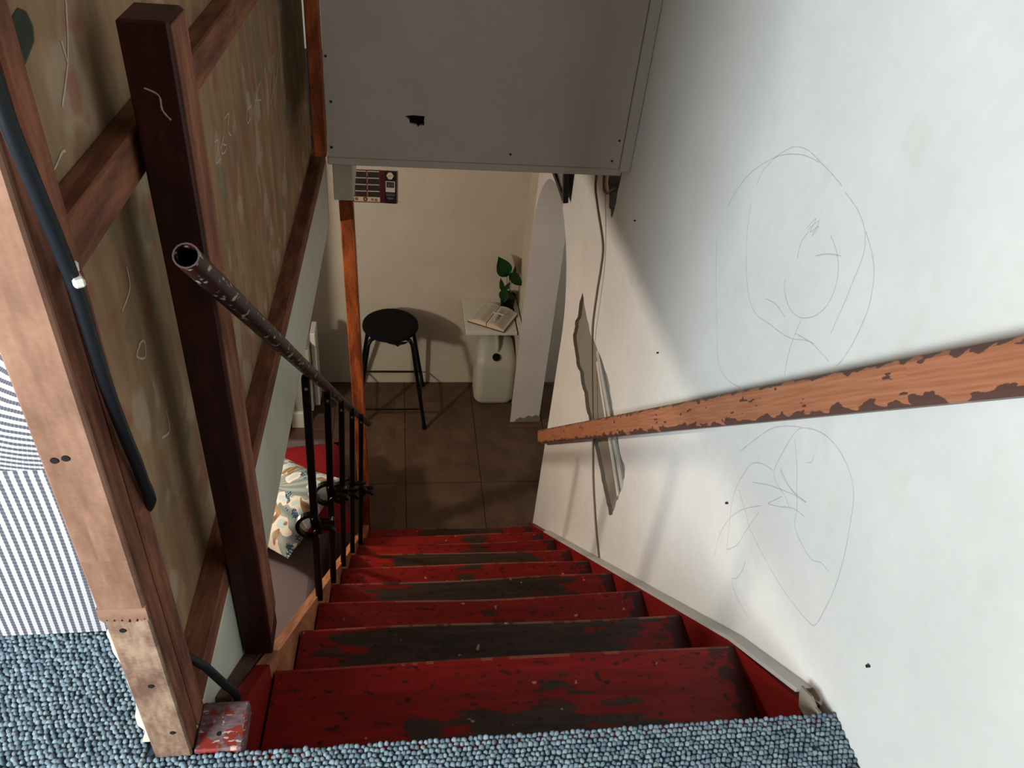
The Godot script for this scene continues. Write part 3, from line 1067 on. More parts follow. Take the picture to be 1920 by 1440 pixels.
func build_upper_things() -> void:
	# ---- loop pile carpet
	var lm := new_st()
	var g := []
	for i in 5:
		var a := PI * 0.5 * i / 4.0
		var row := []
		for k in 7:
			var b := TAU * k / 6.0
			row.append(Vector3(cos(a) * cos(b) * 0.0052, sin(a) * 0.0072, cos(a) * sin(b) * 0.0044))
		g.append(row)
	surf(lm, g, true, Vector3(0, -0.002, 0))
	lm.index()
	var places: Array[Transform3D] = []
	var tints: Array[Color] = []
	var yarns := [Color(0.10, 0.15, 0.19), Color(0.17, 0.235, 0.28), Color(0.21, 0.28, 0.325), Color(0.15, 0.20, 0.25)]
	var pitch_x := 0.0092
	var pitch_z := 0.0082
	var row_i := 0
	var z := 0.60
	while z > -0.925:
		var x := -1.34 + (pitch_x * 0.5 if row_i % 2 == 1 else 0.0)
		while x < 0.778:
			var edge := -0.925 if x < -0.388 else -0.664
			if z > edge:
				if true:
					var s := rng.randf_range(0.85, 1.2)
					var bs := Basis.from_euler(Vector3(rng.randf_range(-0.35, 0.35), rng.randf_range(0, TAU), rng.randf_range(-0.35, 0.35))).scaled(Vector3(s, rng.randf_range(0.8, 1.25), s))
					places.append(Transform3D(bs, Vector3(x + rng.randf_range(-0.0016, 0.0016), 2.2675, z + rng.randf_range(-0.0016, 0.0016))))
					tints.append(yarns[rng.randi() % yarns.size()])
			x += pitch_x
		z -= pitch_z
		row_i += 1
	var mm := MultiMesh.new()
	mm.transform_format = MultiMesh.TRANSFORM_3D
	mm.use_colors = true
	mm.mesh = lm.commit()
	mm.instance_count = places.size()
	for i in places.size():
		mm.set_instance_transform(i, places[i])
		mm.set_instance_color(i, tints[i])
	var mi := MultiMeshInstance3D.new()
	mi.name = "carpet"
	mi.multimesh = mm
	mi.material_override = M.loops
	add_child(mi)
	tag(mi, "blue grey loop pile carpet on the upper landing", "carpet", "", "stuff")
	# ---- sofa under a striped knitted cover, behind the end stud
	var so := thing("sofa", "sofa under a grey and white striped knitted cover on the carpet", "sofa")
	var st := new_st()
	sofa_block(st, -1.33, -0.402, UP - 0.004, 2.695, -0.900, -1.75, 0.03, false)
	obj("base", st, M.stripe, so)
	st = new_st()
	sofa_block(st, -1.33, -0.402, 2.69, 3.02, -0.885, -1.70, 0.06, true)
	obj("cushion", st, M.stripe, so)
	# ---- thick black cable down the stud with its white clip
	var ca := thing("power_cable", "thick black cable running down the brown stud into a floor hole", "cable")
	st = new_st()
	var path := Curve3D.new()
	for p in [[-0.300, 3.60, -0.640], [-0.300, 3.313, -0.649], [-0.300, 3.237, -0.663], [-0.301, 3.13, -0.685], [-0.302, 3.003, -0.693], [-0.303, 2.91, -0.708], [-0.305, 2.857, -0.722], [-0.307, 2.82, -0.730], [-0.309, 2.775, -0.742], [-0.330, 2.73, -0.764], [-0.352, 2.69, -0.772], [-0.354, 2.60, -0.772], [-0.352, 2.45, -0.770], [-0.338, 2.40, -0.766], [-0.309, 2.375, -0.762], [-0.292, 2.335, -0.763], [-0.276, 2.29, -0.766], [-0.268, 2.26, -0.770], [-0.290, 2.16, -0.772], [-0.30, 2.05, -0.775]]:
		path.add_point(Vector3(p[0], p[1], p[2]))
	var cp := []
	for i in 70: cp.append(path.sample_baked(path.get_baked_length() * i / 69.0, true))
	tube(st, cp, 0.0072, 12)
	obj("sheath", st, M.cable_black, ca)
	st = new_st()
	bar(st, Vector3(-0.3095, 3.133, -0.704), Vector3(-0.2905, 3.135, -0.674), 0.010, 0.009, 0.002)
	bar(st, Vector3(-0.3095, 3.133, -0.704), Vector3(-0.3095, 3.130, -0.716), 0.010, 0.012, 0.002)
	obj("clip", st, M.white_plastic, ca)

# upholstered block with rounded edges; its front (towards +z) carries the stripes
func sofa_block(st: SurfaceTool, x0: float, x1: float, y0: float, y1: float, zf: float, zb: float, r: float, curved: bool) -> void:
	var gr := []
	var uvs := []
	var prof := []       # (y, z) walking up the front, over the top and down the back
	for i in 9:
		var t := float(i) / 8
		var bulge := 0.030 * sin(PI * t) if curved else 0.006 * sin(PI * t)
		prof.append(Vector2(lerpf(y0, y1 - r, t), zf + bulge))
	for i in range(1, 6):
		var a := PI * 0.5 * i / 5.0
		prof.append(Vector2(y1 - r + sin(a) * r, zf - r + cos(a) * r))
	for i in range(1, 7): prof.append(Vector2(y1 + 0.012 * sin(PI * i / 6.0), lerpf(zf - r, zb + r, i / 6.0)))
	prof.append(Vector2(y0, zb))
	var run := 0.0
	for i in prof.size():
		var row := []
		var ur := []
		if i > 0: run += prof[i].distance_to(prof[i - 1])
		for j in 25:
			var s := float(j) / 24
			var x := lerpf(x0, x1, s)
			var pinch := 0.012 * pow(absf(s * 2.0 - 1.0), 8.0)
			row.append(Vector3(x, prof[i].x, prof[i].y - pinch))
			if curved:
				var c := Vector2(-0.44, 2.96)
				var d := Vector2(x, y0 + run) - c
				ur.append(Vector2(d.length(), d.angle() * 0.3))
			else:
				ur.append(Vector2(x - 0.012 * sin(run * 6.0), run))
		gr.append(row)
		uvs.append(ur)
	surf(st, gr, false, Vector3((x0 + x1) / 2, (y0 + y1) / 2, (zf + zb) / 2), uvs)
	for e in [0, 24]:
		var c := Vector3(x0 if e == 0 else x1, (y0 + y1) / 2, (zf + zb) / 2)
		for i in prof.size() - 1:
			tri(st, c, gr[i][e], gr[i + 1][e], Vector3(-1 if e == 0 else 1, 0, 0), Vector2(c.z, c.y), Vector2(gr[i][e].z, gr[i][e].y), Vector2(gr[i + 1][e].z, gr[i + 1][e].y))

# stuffed cushion: w by h pad with pinched corners, thickness t at the middle
func pad(st: SurfaceTool, t: Transform3D, w: float, h: float, thick: float) -> void:
	for sg in [1.0, -1.0]:
		var g := []
		for i in 17:
			var v := i / 8.0 - 1.0
			var row := []
			for j in 17:
				var u := j / 8.0 - 1.0
				var k := pow(maxf(0.0, (1.0 - pow(absf(u), 3.0)) * (1.0 - pow(absf(v), 3.0))), 0.5)
				var pull := 1.0 - 0.07 * (1.0 - absf(u * v))
				row.append(t * Vector3(u * w * 0.5 * pull, sg * thick * 0.5 * k, v * h * 0.5 * pull))
			g.append(row)
		surf(st, g, false, t * Vector3(0, -sg * thick, 0))

func build_lower_things() -> void:
	var st := new_st()
	# ---- bar stool
	var s := thing("bar_stool", "black round bar stool with a cloth covered seat by the cream wall", "stool", Vector3(-0.033, 0, -4.235))
	st = new_st()
	var prof := []
	for p in [[0.0, 0.655], [0.145, 0.655], [0.168, 0.660], [0.178, 0.674], [0.176, 0.690], [0.160, 0.702], [0.10, 0.708], [0.0, 0.709]]: prof.append(Vector2(p[0], p[1]))
	lathe(st, Vector3.ZERO, prof, 36)
	obj("seat", st, M.black_cloth, s)
	st = new_st()
	slab(st, Transform3D(Basis.IDENTITY, Vector3(0.02, 0.63, 0.168)), PackedVector2Array([Vector2(-0.05, 0.04), Vector2(0.09, 0.04), Vector2(0.07, 0.026), Vector2(0.04, 0.018), Vector2(0.026, 0.004), Vector2(0.012, 0.016), Vector2(-0.03, 0.028)]), 0.006)
	obj("cover_fold", st, M.black_cloth, s)
	for sx in [-1.0, 1.0]:
		for sz in [-1.0, 1.0]:
			var foot := Vector3(sx * 0.225, 0.0, sz * 0.232)
			var pts := [Vector3(sx * 0.03, 0.648, sz * 0.05), Vector3(sx * 0.09, 0.648, sz * 0.09), Vector3(sx * 0.122, 0.64, sz * 0.112), Vector3(sx * 0.137, 0.615, sz * 0.124), Vector3(sx * 0.143, 0.58, sz * 0.13), foot.lerp(Vector3(sx * 0.143, 0.58, sz * 0.13), 0.5), foot + Vector3(0, 0.004, 0)]
			st = new_st()
			tube(st, pts, 0.0125, 12)
			obj("leg", st, M.black_iron, s)
			st = new_st()
			tube(st, [foot, foot + Vector3(-sx * 0.004, 0.03, -sz * 0.004)], 0.0155, 12)
			obj("foot_cap", st, M.black_iron, s)
	for e in [[-1, 1, 1, 1], [-1, -1, 1, -1], [1, -1, 1, 1], [-1, -1, -1, 1]]:
		st = new_st()
		var k := 0.205
		tube(st, [Vector3(e[0] * k, 0.150, e[1] * k), Vector3(e[2] * k, 0.150, e[3] * k)], 0.0065, 10)
		obj("rung", st, M.black_iron, s)
	# ---- jerry can
	var jc := thing("jerry_can", "translucent white plastic jerry can with a black cap on the tiles", "jerry can", Vector3(0.682, 0, -4.36))
	st = new_st()
	var sl := []
	for e in [[0.0, 0.105, 0.085, 0.0], [0.012, 0.125, 0.105, 0.0], [0.04, 0.138, 0.117, 0.0], [0.10, 0.140, 0.120, 0.0], [0.24, 0.138, 0.119, 0.0], [0.33, 0.136, 0.117, 0.0], [0.37, 0.132, 0.108, -0.008], [0.41, 0.124, 0.090, -0.022], [0.45, 0.112, 0.068, -0.042], [0.475, 0.094, 0.048, -0.055], [0.485, 0.060, 0.022, -0.058]]:
		sl.append([e[0], 0.0, e[3], e[1], e[2], 0.055])
	loft(st, Vector3.ZERO, sl, 6)
	obj("body", st, M.can, jc)
	st = new_st()
	var hd := []
	for i in 15:
		var a := PI * i / 14.0
		hd.append(Vector3(0.0, 0.425 + 0.075 * sin(a), -0.020 - 0.068 * cos(a) * -1.0 * -1.0))
	tube(st, hd, 0.014, 10)
	obj("handle", st, M.can, jc)
	var tilt := Basis(Vector3.RIGHT, deg_to_rad(42.0))
	st = new_st()
	lathe(st, Vector3(-0.008, 0.388, 0.076), [Vector2(0.034, -0.02), Vector2(0.034, 0.004), Vector2(0.028, 0.010), Vector2(0.0, 0.010)], 24, tilt)
	obj("neck", st, M.can, jc)
	st = new_st()
	lathe(st, Vector3(-0.008, 0.388, 0.076) + tilt.y * 0.011, [Vector2(0.026, -0.006), Vector2(0.027, 0.010), Vector2(0.024, 0.014), Vector2(0.0, 0.014)], 20, tilt)
	obj("cap", st, M.black_iron, jc)
	# ---- corner shelf and what lies on it
	var sh := thing("corner_shelf", "thin white shelf fixed in the corner above the jerry can", "shelf")
	st = new_st()
	bx(st, Vector3(0.440, 0.698, -4.509), Vector3(0.768, 0.720, -4.105), 0.002, 0)
	obj("board", st, M.white_paint, sh)
	st = new_st()
	bx(st, Vector3(0.778, 0.694, -4.509), Vector3(0.808, 0.722, -4.105), 0.002, 0)
	obj("side_batten", st, M.white_paint, sh)
	st = new_st()
	bx(st, Vector3(0.440, 0.690, -4.509), Vector3(0.808, 0.697, -4.12), 0.001, 0)
	obj("tray", st, M.added_wardrobe, sh)
	var bk := thing("open_book", "open book with cream pages lying on the corner shelf", "book", Vector3(0.626, 0.722, -4.262))
	bk.scale = Vector3(0.98, 1.12, 1.36)
	bk.rotation.y = deg_to_rad(-29.0)
	st = new_st()
	bx(st, Vector3(-0.130, 0.0, -0.088), Vector3(0.130, 0.004, 0.088), 0.001, 0)
	obj("cover", st, M.added_wardrobe, bk)
	for sg in [-1.0, 1.0]:
		st = new_st()
		var pf := []
		for i in 9:
			var t := i / 8.0
			pf.append(Vector2(sg * (0.002 + 0.124 * t), 0.026 + 0.010 * sin(PI * minf(1.0, t * 1.15 + 0.05)) - 0.012 * t * t))
		for i in 8:
			var a: Vector2 = pf[i]
			var b: Vector2 = pf[i + 1]
			var n := Vector3(-(b.y - a.y) * sg, absf(b.x - a.x), 0).normalized()
			var ua: float = 0.5 + sg * 0.5 * i / 8.0
			var ub: float = 0.5 + sg * 0.5 * (i + 1) / 8.0
			quad(st, Vector3(a.x, a.y, -0.084), Vector3(b.x, b.y, -0.084), Vector3(b.x, b.y, 0.084), Vector3(a.x, a.y, 0.084), n, Vector2(ua, 0), Vector2(ub, 0), Vector2(ub, 1), Vector2(ua, 1))
		obj("page", st, M.page, bk)
		st = new_st()
		for i in 8:
			var a: Vector2 = pf[i]
			var b: Vector2 = pf[i + 1]
			for e in [-0.0838, 0.0838]:
				quad(st, Vector3(a.x, 0.004, e), Vector3(b.x, 0.004, e), Vector3(b.x, b.y - 0.0004, e), Vector3(a.x, a.y - 0.0004, e), Vector3(0, 0, signf(e)))
		var q: Vector2 = pf[8]
		quad(st, Vector3(q.x, 0.004, -0.0838), Vector3(q.x, 0.004, 0.0838), Vector3(q.x, q.y - 0.0004, 0.0838), Vector3(q.x, q.y - 0.0004, -0.0838), Vector3(sg, 0, 0))
		obj("page_block", st, M.page_edge, bk)
	var cr := thing("metal_cross", "small pale metal cross lying on the open book", "cross", Vector3(0.648, 0.7685, -4.232))
	cr.rotation.y = deg_to_rad(-23.0)
	st = new_st()
	bx(st, Vector3(-0.005, 0.0, -0.052), Vector3(0.005, 0.007, 0.074), 0.0015, 2)
	obj("upright", st, M.pale_metal, cr)
	st = new_st()
	bx(st, Vector3(-0.038, 0.0003, -0.020), Vector3(0.038, 0.0067, -0.010), 0.0015, 0)
	obj("crossbar", st, M.pale_metal, cr)
	# ---- potted plant
	var pl := thing("potted_plant", "small broad leaved green plant in a black pot on the shelf", "plant", Vector3(0.734, 0.7225, -4.41))
	st = new_st()
	lathe(st, Vector3.ZERO, [Vector2(0.0, 0.0), Vector2(0.043, 0.0), Vector2(0.051, 0.075), Vector2(0.055, 0.078), Vector2(0.055, 0.088), Vector2(0.050, 0.088), Vector2(0.049, 0.076)], 28)
	obj("pot", st, M.black_iron, pl)
	st = new_st()
	lathe(st, Vector3(0, 0.076, 0), [Vector2(0.0488, -0.004), Vector2(0.0484, 0.002), Vector2(0.02, 0.006), Vector2(0.0, 0.005)], 20)
	obj("soil", st, M.soil, pl)
	# [root, tip base, direction of blade, length, width, droop]
	leaf(pl, Vector3(-0.005, 0.08, 0.0), Vector3(-0.022, 0.235, 0.0), Vector3(-0.40, 0.90, 0.10), 0.150, 0.105, Vector3(0.25, 0.1, 1))
	leaf(pl, Vector3(0.010, 0.08, 0.0), Vector3(-0.010, 0.255, 0.01), Vector3(0.78, -0.60, 0.12), 0.125, 0.075, Vector3(0.3, 0.55, 0.8))
	leaf(pl, Vector3(0.005, 0.08, 0.0), Vector3(0.020, 0.225, 0.0), Vector3(0.15, 0.97, 0.0), 0.080, 0.030, Vector3(0.4, 0, 1))
	leaf(pl, Vector3(-0.020, 0.08, 0.01), Vector3(-0.040, 0.155, 0.035), Vector3(0.10, -0.95, 0.30), 0.095, 0.066, Vector3(0, 0.35, 1))
	leaf(pl, Vector3(-0.020, 0.08, 0.01), Vector3(-0.046, 0.145, 0.038), Vector3(-0.20, 0.97, 0.05), 0.090, 0.034, Vector3(0.1, 0.1, 1))
	leaf(pl, Vector3(-0.016, 0.08, 0.01), Vector3(-0.032, 0.150, 0.038), Vector3(0.48, 0.86, 0.05), 0.065, 0.032, Vector3(0.0, 0.1, 1))
	# ---- calendar
	build_calendar()
	# ---- picture frame leaning out from the wall above the arch
	var pf2 := thing("picture_frame", "black framed picture hanging on the wall above the arch", "picture frame", Vector3(0.757, 2.03, -3.40))
	pf2.rotation = Vector3(0, 0, deg_to_rad(7.0))
	st = new_st()
	for e in [[0.0, 0.03, -0.17, 0.17], [0.37, 0.40, -0.17, 0.17], [0.03, 0.37, -0.17, -0.14], [0.03, 0.37, 0.14, 0.17]]:
		bx(st, Vector3(-0.012, e[0], e[2]), Vector3(0.012, e[1], e[3]), 0.002)
	obj("frame", st, M.black_iron, pf2)
	st = new_st()
	bx(st, Vector3(-0.004, 0.03, -0.14), Vector3(0.004, 0.37, 0.14), 0.0)
	obj("pane", st, M.pane, pf2)
	st = new_st()
	bx(st, Vector3(0.012, 0.33, -0.01), Vector3(0.024, 0.35, 0.01), 0.0)
	obj("hanger", st, M.screw, pf2)
	# ---- cables on the right wall
	var cable := [[2.50, -2.86], [2.307, -2.86], [2.243, -2.78], [2.183, -2.643], [2.143, -2.591], [2.06, -2.575], [1.991, -2.572], [1.846, -2.550], [1.679, -2.433], [1.52, -2.29], [1.358, -2.157], [1.231, -1.992], [1.170, -1.88], [1.140, -1.855]]
	wall_cable("surface_cable", "grey cable running down the white wall to the stair treads", cable, 0.0042, M.cord_white, 0.0045)
	wall_cable("surface_cable", "thin white wire beside the grey cable on the white wall", [[2.52, -2.74], [2.35, -2.72], [2.24, -2.63], [2.12, -2.55], [1.98, -2.52], [1.84, -2.50], [1.80, -2.48]], 0.0018, M.white_plastic, 0.002)
	wall_cable("surface_cable", "short white cable bent into the dark wall hole", [[2.50, -2.80], [2.40, -2.76], [2.335, -2.72], [2.345, -2.66], [2.38, -2.61], [2.40, -2.58]], 0.0045, M.cord_white, 0.006)
	# ---- white unit standing by the back wall
	var cb := thing("white_cabinet", "narrow white cabinet with a grey top on a white plinth", "cabinet")
	st = new_st()
	bx(st, Vector3(-0.675, 0.0, -4.22), Vector3(-0.585, 0.125, -4.02), 0.004)
	obj("plinth", st, M.white_paint, cb)
	st = new_st()
	bx(st, Vector3(-0.645, 0.127, -4.22), Vector3(-0.528, 0.622, -4.040), 0.006)
	obj("body", st, M.box_pale, cb)
	st = new_st()
	bx(st, Vector3(-0.645, 0.624, -4.22), Vector3(-0.524, 0.645, -4.036), 0.004)
	obj("top", st, M.box_grey, cb)
	st = new_st()
	bx(st, Vector3(-0.524, 0.127, -4.24), Vector3(-0.492, 0.700, -4.10), 0.004)
	obj("side_panel", st, M.white_paint, cb)
	# ---- daybed with cushions
	var bd := thing("daybed", "low daybed with a mauve grey cover beside the stairs", "bed")
	st = new_st()
	loft(st, Vector3(-0.90, 0.20, -2.55), [[0.0, 0, 0, 0.52, 0.88, 0.05], [0.03, 0, 0, 0.54, 0.90, 0.06], [0.20, 0, 0, 0.54, 0.90, 0.06], [0.235, 0, 0, 0.525, 0.885, 0.06], [0.25, 0, 0, 0.49, 0.85, 0.06]], 5)
	obj("mattress", st, M.mauve, bd)
	st = new_st()
	bx(st, Vector3(-1.42, 0.08, -3.43), Vector3(-0.38, 0.20, -1.67), 0.006)
	obj("base", st, M.added_wardrobe, bd)
	for e in [[-1.38, -3.38], [-0.42, -3.38], [-1.38, -1.72], [-0.42, -1.72]]:
		st = new_st()
		bx(st, Vector3(e[0] - 0.03, 0, e[1] - 0.03), Vector3(e[0] + 0.03, 0.08, e[1] + 0.03), 0.004)
		obj("leg", st, M.added_wardrobe, bd)
	var rc := thing("red_cushion", "large plain red cushion lying on the daybed", "cushion")
	st = new_st()
	pad(st, Transform3D(Basis(Vector3.UP, deg_to_rad(8.0)), Vector3(-0.545, 0.536, -2.93)), 0.58, 0.66, 0.17)
	obj("cushion", st, M.red_cloth, rc)
	var fp := thing("floral_pillow", "white pillow with blue and tan floral print leaning on the red cushion", "pillow")
	st = new_st()
	pad(st, Transform3D(Basis.from_euler(Vector3(deg_to_rad(20.0), deg_to_rad(-32.0), deg_to_rad(8.0))), Vector3(-0.515, 0.715, -2.66)), 0.36, 0.44, 0.19)
	obj("pillow", st, M.floral, fp)
	# ---- unseen cupboard, added to shade the wall left of the foot post
	var wd := thing("added_wardrobe", "tall brown cupboard added out of view to shade the back wall", "added_wardrobe")
	st = new_st()
	bx(st, Vector3(-1.75, 0.0, -4.48), Vector3(-0.80, 1.95, -3.70), 0.004)
	obj("body", st, M.added_wardrobe, wd)
	for e in [[-1.74, -1.28], [-1.27, -0.81]]:
		st = new_st()
		bx(st, Vector3(e[0], 0.06, -3.70), Vector3(e[1], 1.92, -3.68), 0.003)
		var dr := obj("door", st, M.added_wardrobe, wd)
		st = new_st()
		tube(st, [Vector3(-1.275 + (0.06 if e[0] > -1.5 else -0.06), 0.95, -3.66), Vector3(-1.275 + (0.06 if e[0] > -1.5 else -0.06), 1.08, -3.66)], 0.006, 8)
		obj("handle", st, M.steel, dr)
	# ---- hanging bulb lighting the lower room
	var lp := thing("pendant_lamp", "bare hanging bulb of the lower room", "lamp", Vector3(-1.4, 1.75, -2.5))
	st = new_st()
	tube(st, [Vector3(0, 0.11, 0), Vector3(0, 0.33, 0)], 0.004, 8)
	obj("cord", st, M.cable_black, lp)
	st = new_st()
	lathe(st, Vector3.ZERO, [Vector2(0.0, 0.115), Vector2(0.018, 0.11), Vector2(0.020, 0.06), Vector2(0.016, 0.058)], 16)
	obj("socket", st, M.white_plastic, lp)
	st = new_st()
	var bp := []
	for i in 13:
		var a := PI * i / 12.0
		bp.append(Vector2(sin(a) * 0.032, -0.032 * cos(a)))
	bp.append(Vector2(0.014, 0.055))
	lathe(st, Vector3.ZERO, bp, 20)
	var glow := mat(Color(1, 0.95, 0.85), 0.3)
	glow.emission_enabled = true
	glow.emission = Color(1.0, 0.93, 0.85)
	glow.emission_energy_multiplier = 3.0
	obj("bulb", st, glow, lp)
	var ol := OmniLight3D.new()
	ol.name = "bulb_light"
	ol.light_color = Color(1.0, 0.93, 0.85)
	ol.light_energy = 2.0
	ol.light_size = 0.06
	ol.omni_range = 9.0
	ol.omni_attenuation = 2.0
	ol.shadow_enabled = true
	lp.add_child(ol)

func wall_cable(called: String, label: String, pts: Array, r: float, m: Material, off: float) -> void:
	var o := thing(called, label, "cable")
	var c := Curve3D.new()
	for i in pts.size():
		var p := Vector3(WX - off, pts[i][0], pts[i][1])
		var a: Array = pts[maxi(i - 1, 0)]
		var b: Array = pts[mini(i + 1, pts.size() - 1)]
		var d := Vector3(0, b[0] - a[0], b[1] - a[1]) / 6.0
		c.add_point(p, -d, d)
	var q := []
	var n := pts.size() * 5
	for i in n + 1: q.append(c.sample_baked(c.get_baked_length() * i / n, true))
	var st := new_st()
	tube(st, q, r, 8)
	obj("sheath", st, m, o)

func leaf(pl: Node3D, root: Vector3, at: Vector3, dir: Vector3, length: float, width: float, face: Vector3) -> void:
	var d := dir.normalized()
	var side := face.cross(d).normalized()
	var up := d.cross(side)
	var st := new_st()
	for sg in [1.0, -1.0]:
		var g := []
		for i in 11:
			var t := i / 10.0
			var w := width * 0.5 * pow(sin(PI * pow(t, 0.72)), 0.85) if i > 0 and i < 10 else 0.0006
			var row := []
			for j in 7:
				var u := j / 3.0 - 1.0
				row.append(at + d * (t * length) + side * (u * w) + up * (0.12 * width * u * u - 0.16 * length * t * t + sg * 0.0006))
			g.append(row)
		surf(st, g, false, at + up * (-sg) * 0.6 + d * length * 0.5)
	var l := obj("leaf", st, M.leaf, pl)
	st = new_st()
	tube(st, [root, root.lerp(at, 0.5) + Vector3(0, 0.01, 0), at], 0.0018, 6)
	obj("stalk", st, M.stem, l)

func build_calendar() -> void:
	var cn := thing("wall_calendar", "dark poster calendar with month grids pinned on the cream wall", "calendar", Vector3(-0.124, 1.497, -4.509))
	var img := Image.create(256, 208, false, Image.FORMAT_RGB8)
	img.fill(Color(0.09, 0.075, 0.07))
	img.fill_rect(Rect2i(0, 0, 158, 208), Color(0.33, 0.16, 0.13))
	for r in 4:
		for c in 2:
			var x := 8 + c * 76
			var y := 6 + r * 42
			img.fill_rect(Rect2i(x - 4, y, 10, 36), Color(0.56, 0.38, 0.34))
			img.fill_rect(Rect2i(x + 4, y, 66, 6), Color(0.74, 0.72, 0.70))
			img.fill_rect(Rect2i(x + 4, y + 6, 66, 32), Color(0.10, 0.10, 0.095))
			for a in 6:
				for b in 7:
					img.fill_rect(Rect2i(x + 9 + b * 9, y + 10 + a * 5, 4, 2), Color(0.36, 0.37, 0.34))
	img.fill_rect(Rect2i(4, 172, 154, 30), Color(0.80, 0.74, 0.64))
	for c in [[18, 186, 10], [70, 186, 14], [112, 188, 8], [134, 190, 9]]:
		for yy in range(-c[2], c[2]):
			for xx in range(-c[2], c[2]):
				var rr: float = Vector2(xx, yy).length()
				if rr < c[2] and rr > c[2] * 0.35: img.set_pixel(clampi(c[0] + xx, 0, 255), clampi(c[1] + yy, 0, 207), Color(0.36, 0.23, 0.16))
	img.fill_rect(Rect2i(158, 0, 28, 208), Color(0.30, 0.10, 0.12))
	for i in 12: img.fill_rect(Rect2i(164, 10 + i * 16, 16, 8), Color(0.19, 0.08, 0.09))
	# hexagonal badge, picture card and notes
	for yy in range(-22, 23):
		for xx in range(-22, 23):
			var q := maxf(absf(yy) * 0.9, absf(yy) * 0.5 + absf(xx) * 0.87)
			if q < 19.0: img.set_pixel(218 + xx, 30 + yy, Color(0.82, 0.74, 0.66) if not (absi(yy) < 3 and absi(xx) < 14 and (xx + 20) % 5 < 3) else Color(0.45, 0.36, 0.32))
	img.fill_rect(Rect2i(192, 64, 56, 70), Color(0.74, 0.75, 0.73))
	img.fill_rect(Rect2i(197, 69, 46, 36), Color(0.20, 0.17, 0.17))
	img.fill_rect(Rect2i(204, 82, 14, 16), Color(0.36, 0.30, 0.30))
	img.fill_rect(Rect2i(224, 76, 13, 22), Color(0.32, 0.29, 0.29))
	img.fill_rect(Rect2i(194, 142, 52, 18), Color(0.27, 0.28, 0.28))
	img.fill_rect(Rect2i(200, 170, 40, 5), Color(0.44, 0.44, 0.48))
	img.fill_rect(Rect2i(206, 178, 28, 4), Color(0.36, 0.36, 0.40))
	var m := mat(Color(1, 1, 1), 0.5, ImageTexture.create_from_image(img))
	var st := new_st()
	var g := []
	var uvs := []
	for i in 5:
		var row := []
		var ur := []
		for j in 9:
			var u := j / 8.0
			row.append(Vector3(-0.128 + 0.256 * u, 0.104 - 0.208 * i / 4.0, 0.0035 + 0.008 * pow(u, 3.0) + 0.001 * sin(u * 9.0)))
			ur.append(Vector2(u, i / 4.0))
		g.append(row)
		uvs.append(ur)
	surf(st, g, false, Vector3(0, 0, -1), uvs)
	obj("sheet", st, m, cn)
	st = new_st()
	bx(st, Vector3(-0.1275, -0.1035, 0.0012), Vector3(0.10, 0.1035, 0.0024), 0.0)
	obj("backing", st, M.paper, cn)

func build_marks() -> void:
	# pencil drawings on the white wall, each stroke a thin line lying on the plaster
	var w := get_node("wall_right")
	var o := Vector3(WX - 0.0006, 0, 0)
	for set_ in [pencil_a(), pencil_b()]:
		var st := new_st()
		for s in set_: stroke(st, s, 0.0022, o, Vector3(0, 0, 1), Vector3(0, 1, 0))
		obj("pencil_drawing", st, M.pencil, w)
	# chalk writing on the plywood
	w = get_node("wall_left")
	var e := (fl(0, 0, -2.4) - fl(0, 0, -0.7)).normalized()
	var st := new_st()
	for s in chalk_marks():
		var flat := []
		for i in range(0, s.size(), 2):
			flat.append((-s[i] - 0.7) * 1.0)
			flat.append(s[i + 1])
		stroke(st, flat, 0.0034, fl(-0.0438, 0, -0.7), e, Vector3.UP)
	obj("chalk_writing", st, M.chalk, w)
	st = new_st()
	var cm := PackedVector2Array([Vector2(0.152, 3.321), Vector2(0.168, 3.325), Vector2(0.184, 3.318), Vector2(0.190, 3.302), Vector2(0.184, 3.290), Vector2(0.166, 3.283), Vector2(0.142, 3.274), Vector2(0.146, 3.284), Vector2(0.135, 3.296), Vector2(0.140, 3.310)])
	slab(st, Transform3D(Basis(e, Vector3.UP, e.cross(Vector3.UP)), fl(-0.0446, 0, -0.7)), cm, 0.0009)
	obj("crayon_mark", st, M.crayon, w)
	st = new_st()
	stroke(st, [-0.292, 3.215, -0.277, 3.207, -0.276, 3.19, -0.268, 3.178], 0.0022, Vector3(0, 0, -0.9835), Vector3.RIGHT, Vector3.UP)
	obj("chalk_mark", st, M.chalk, get_node("newel_post"))

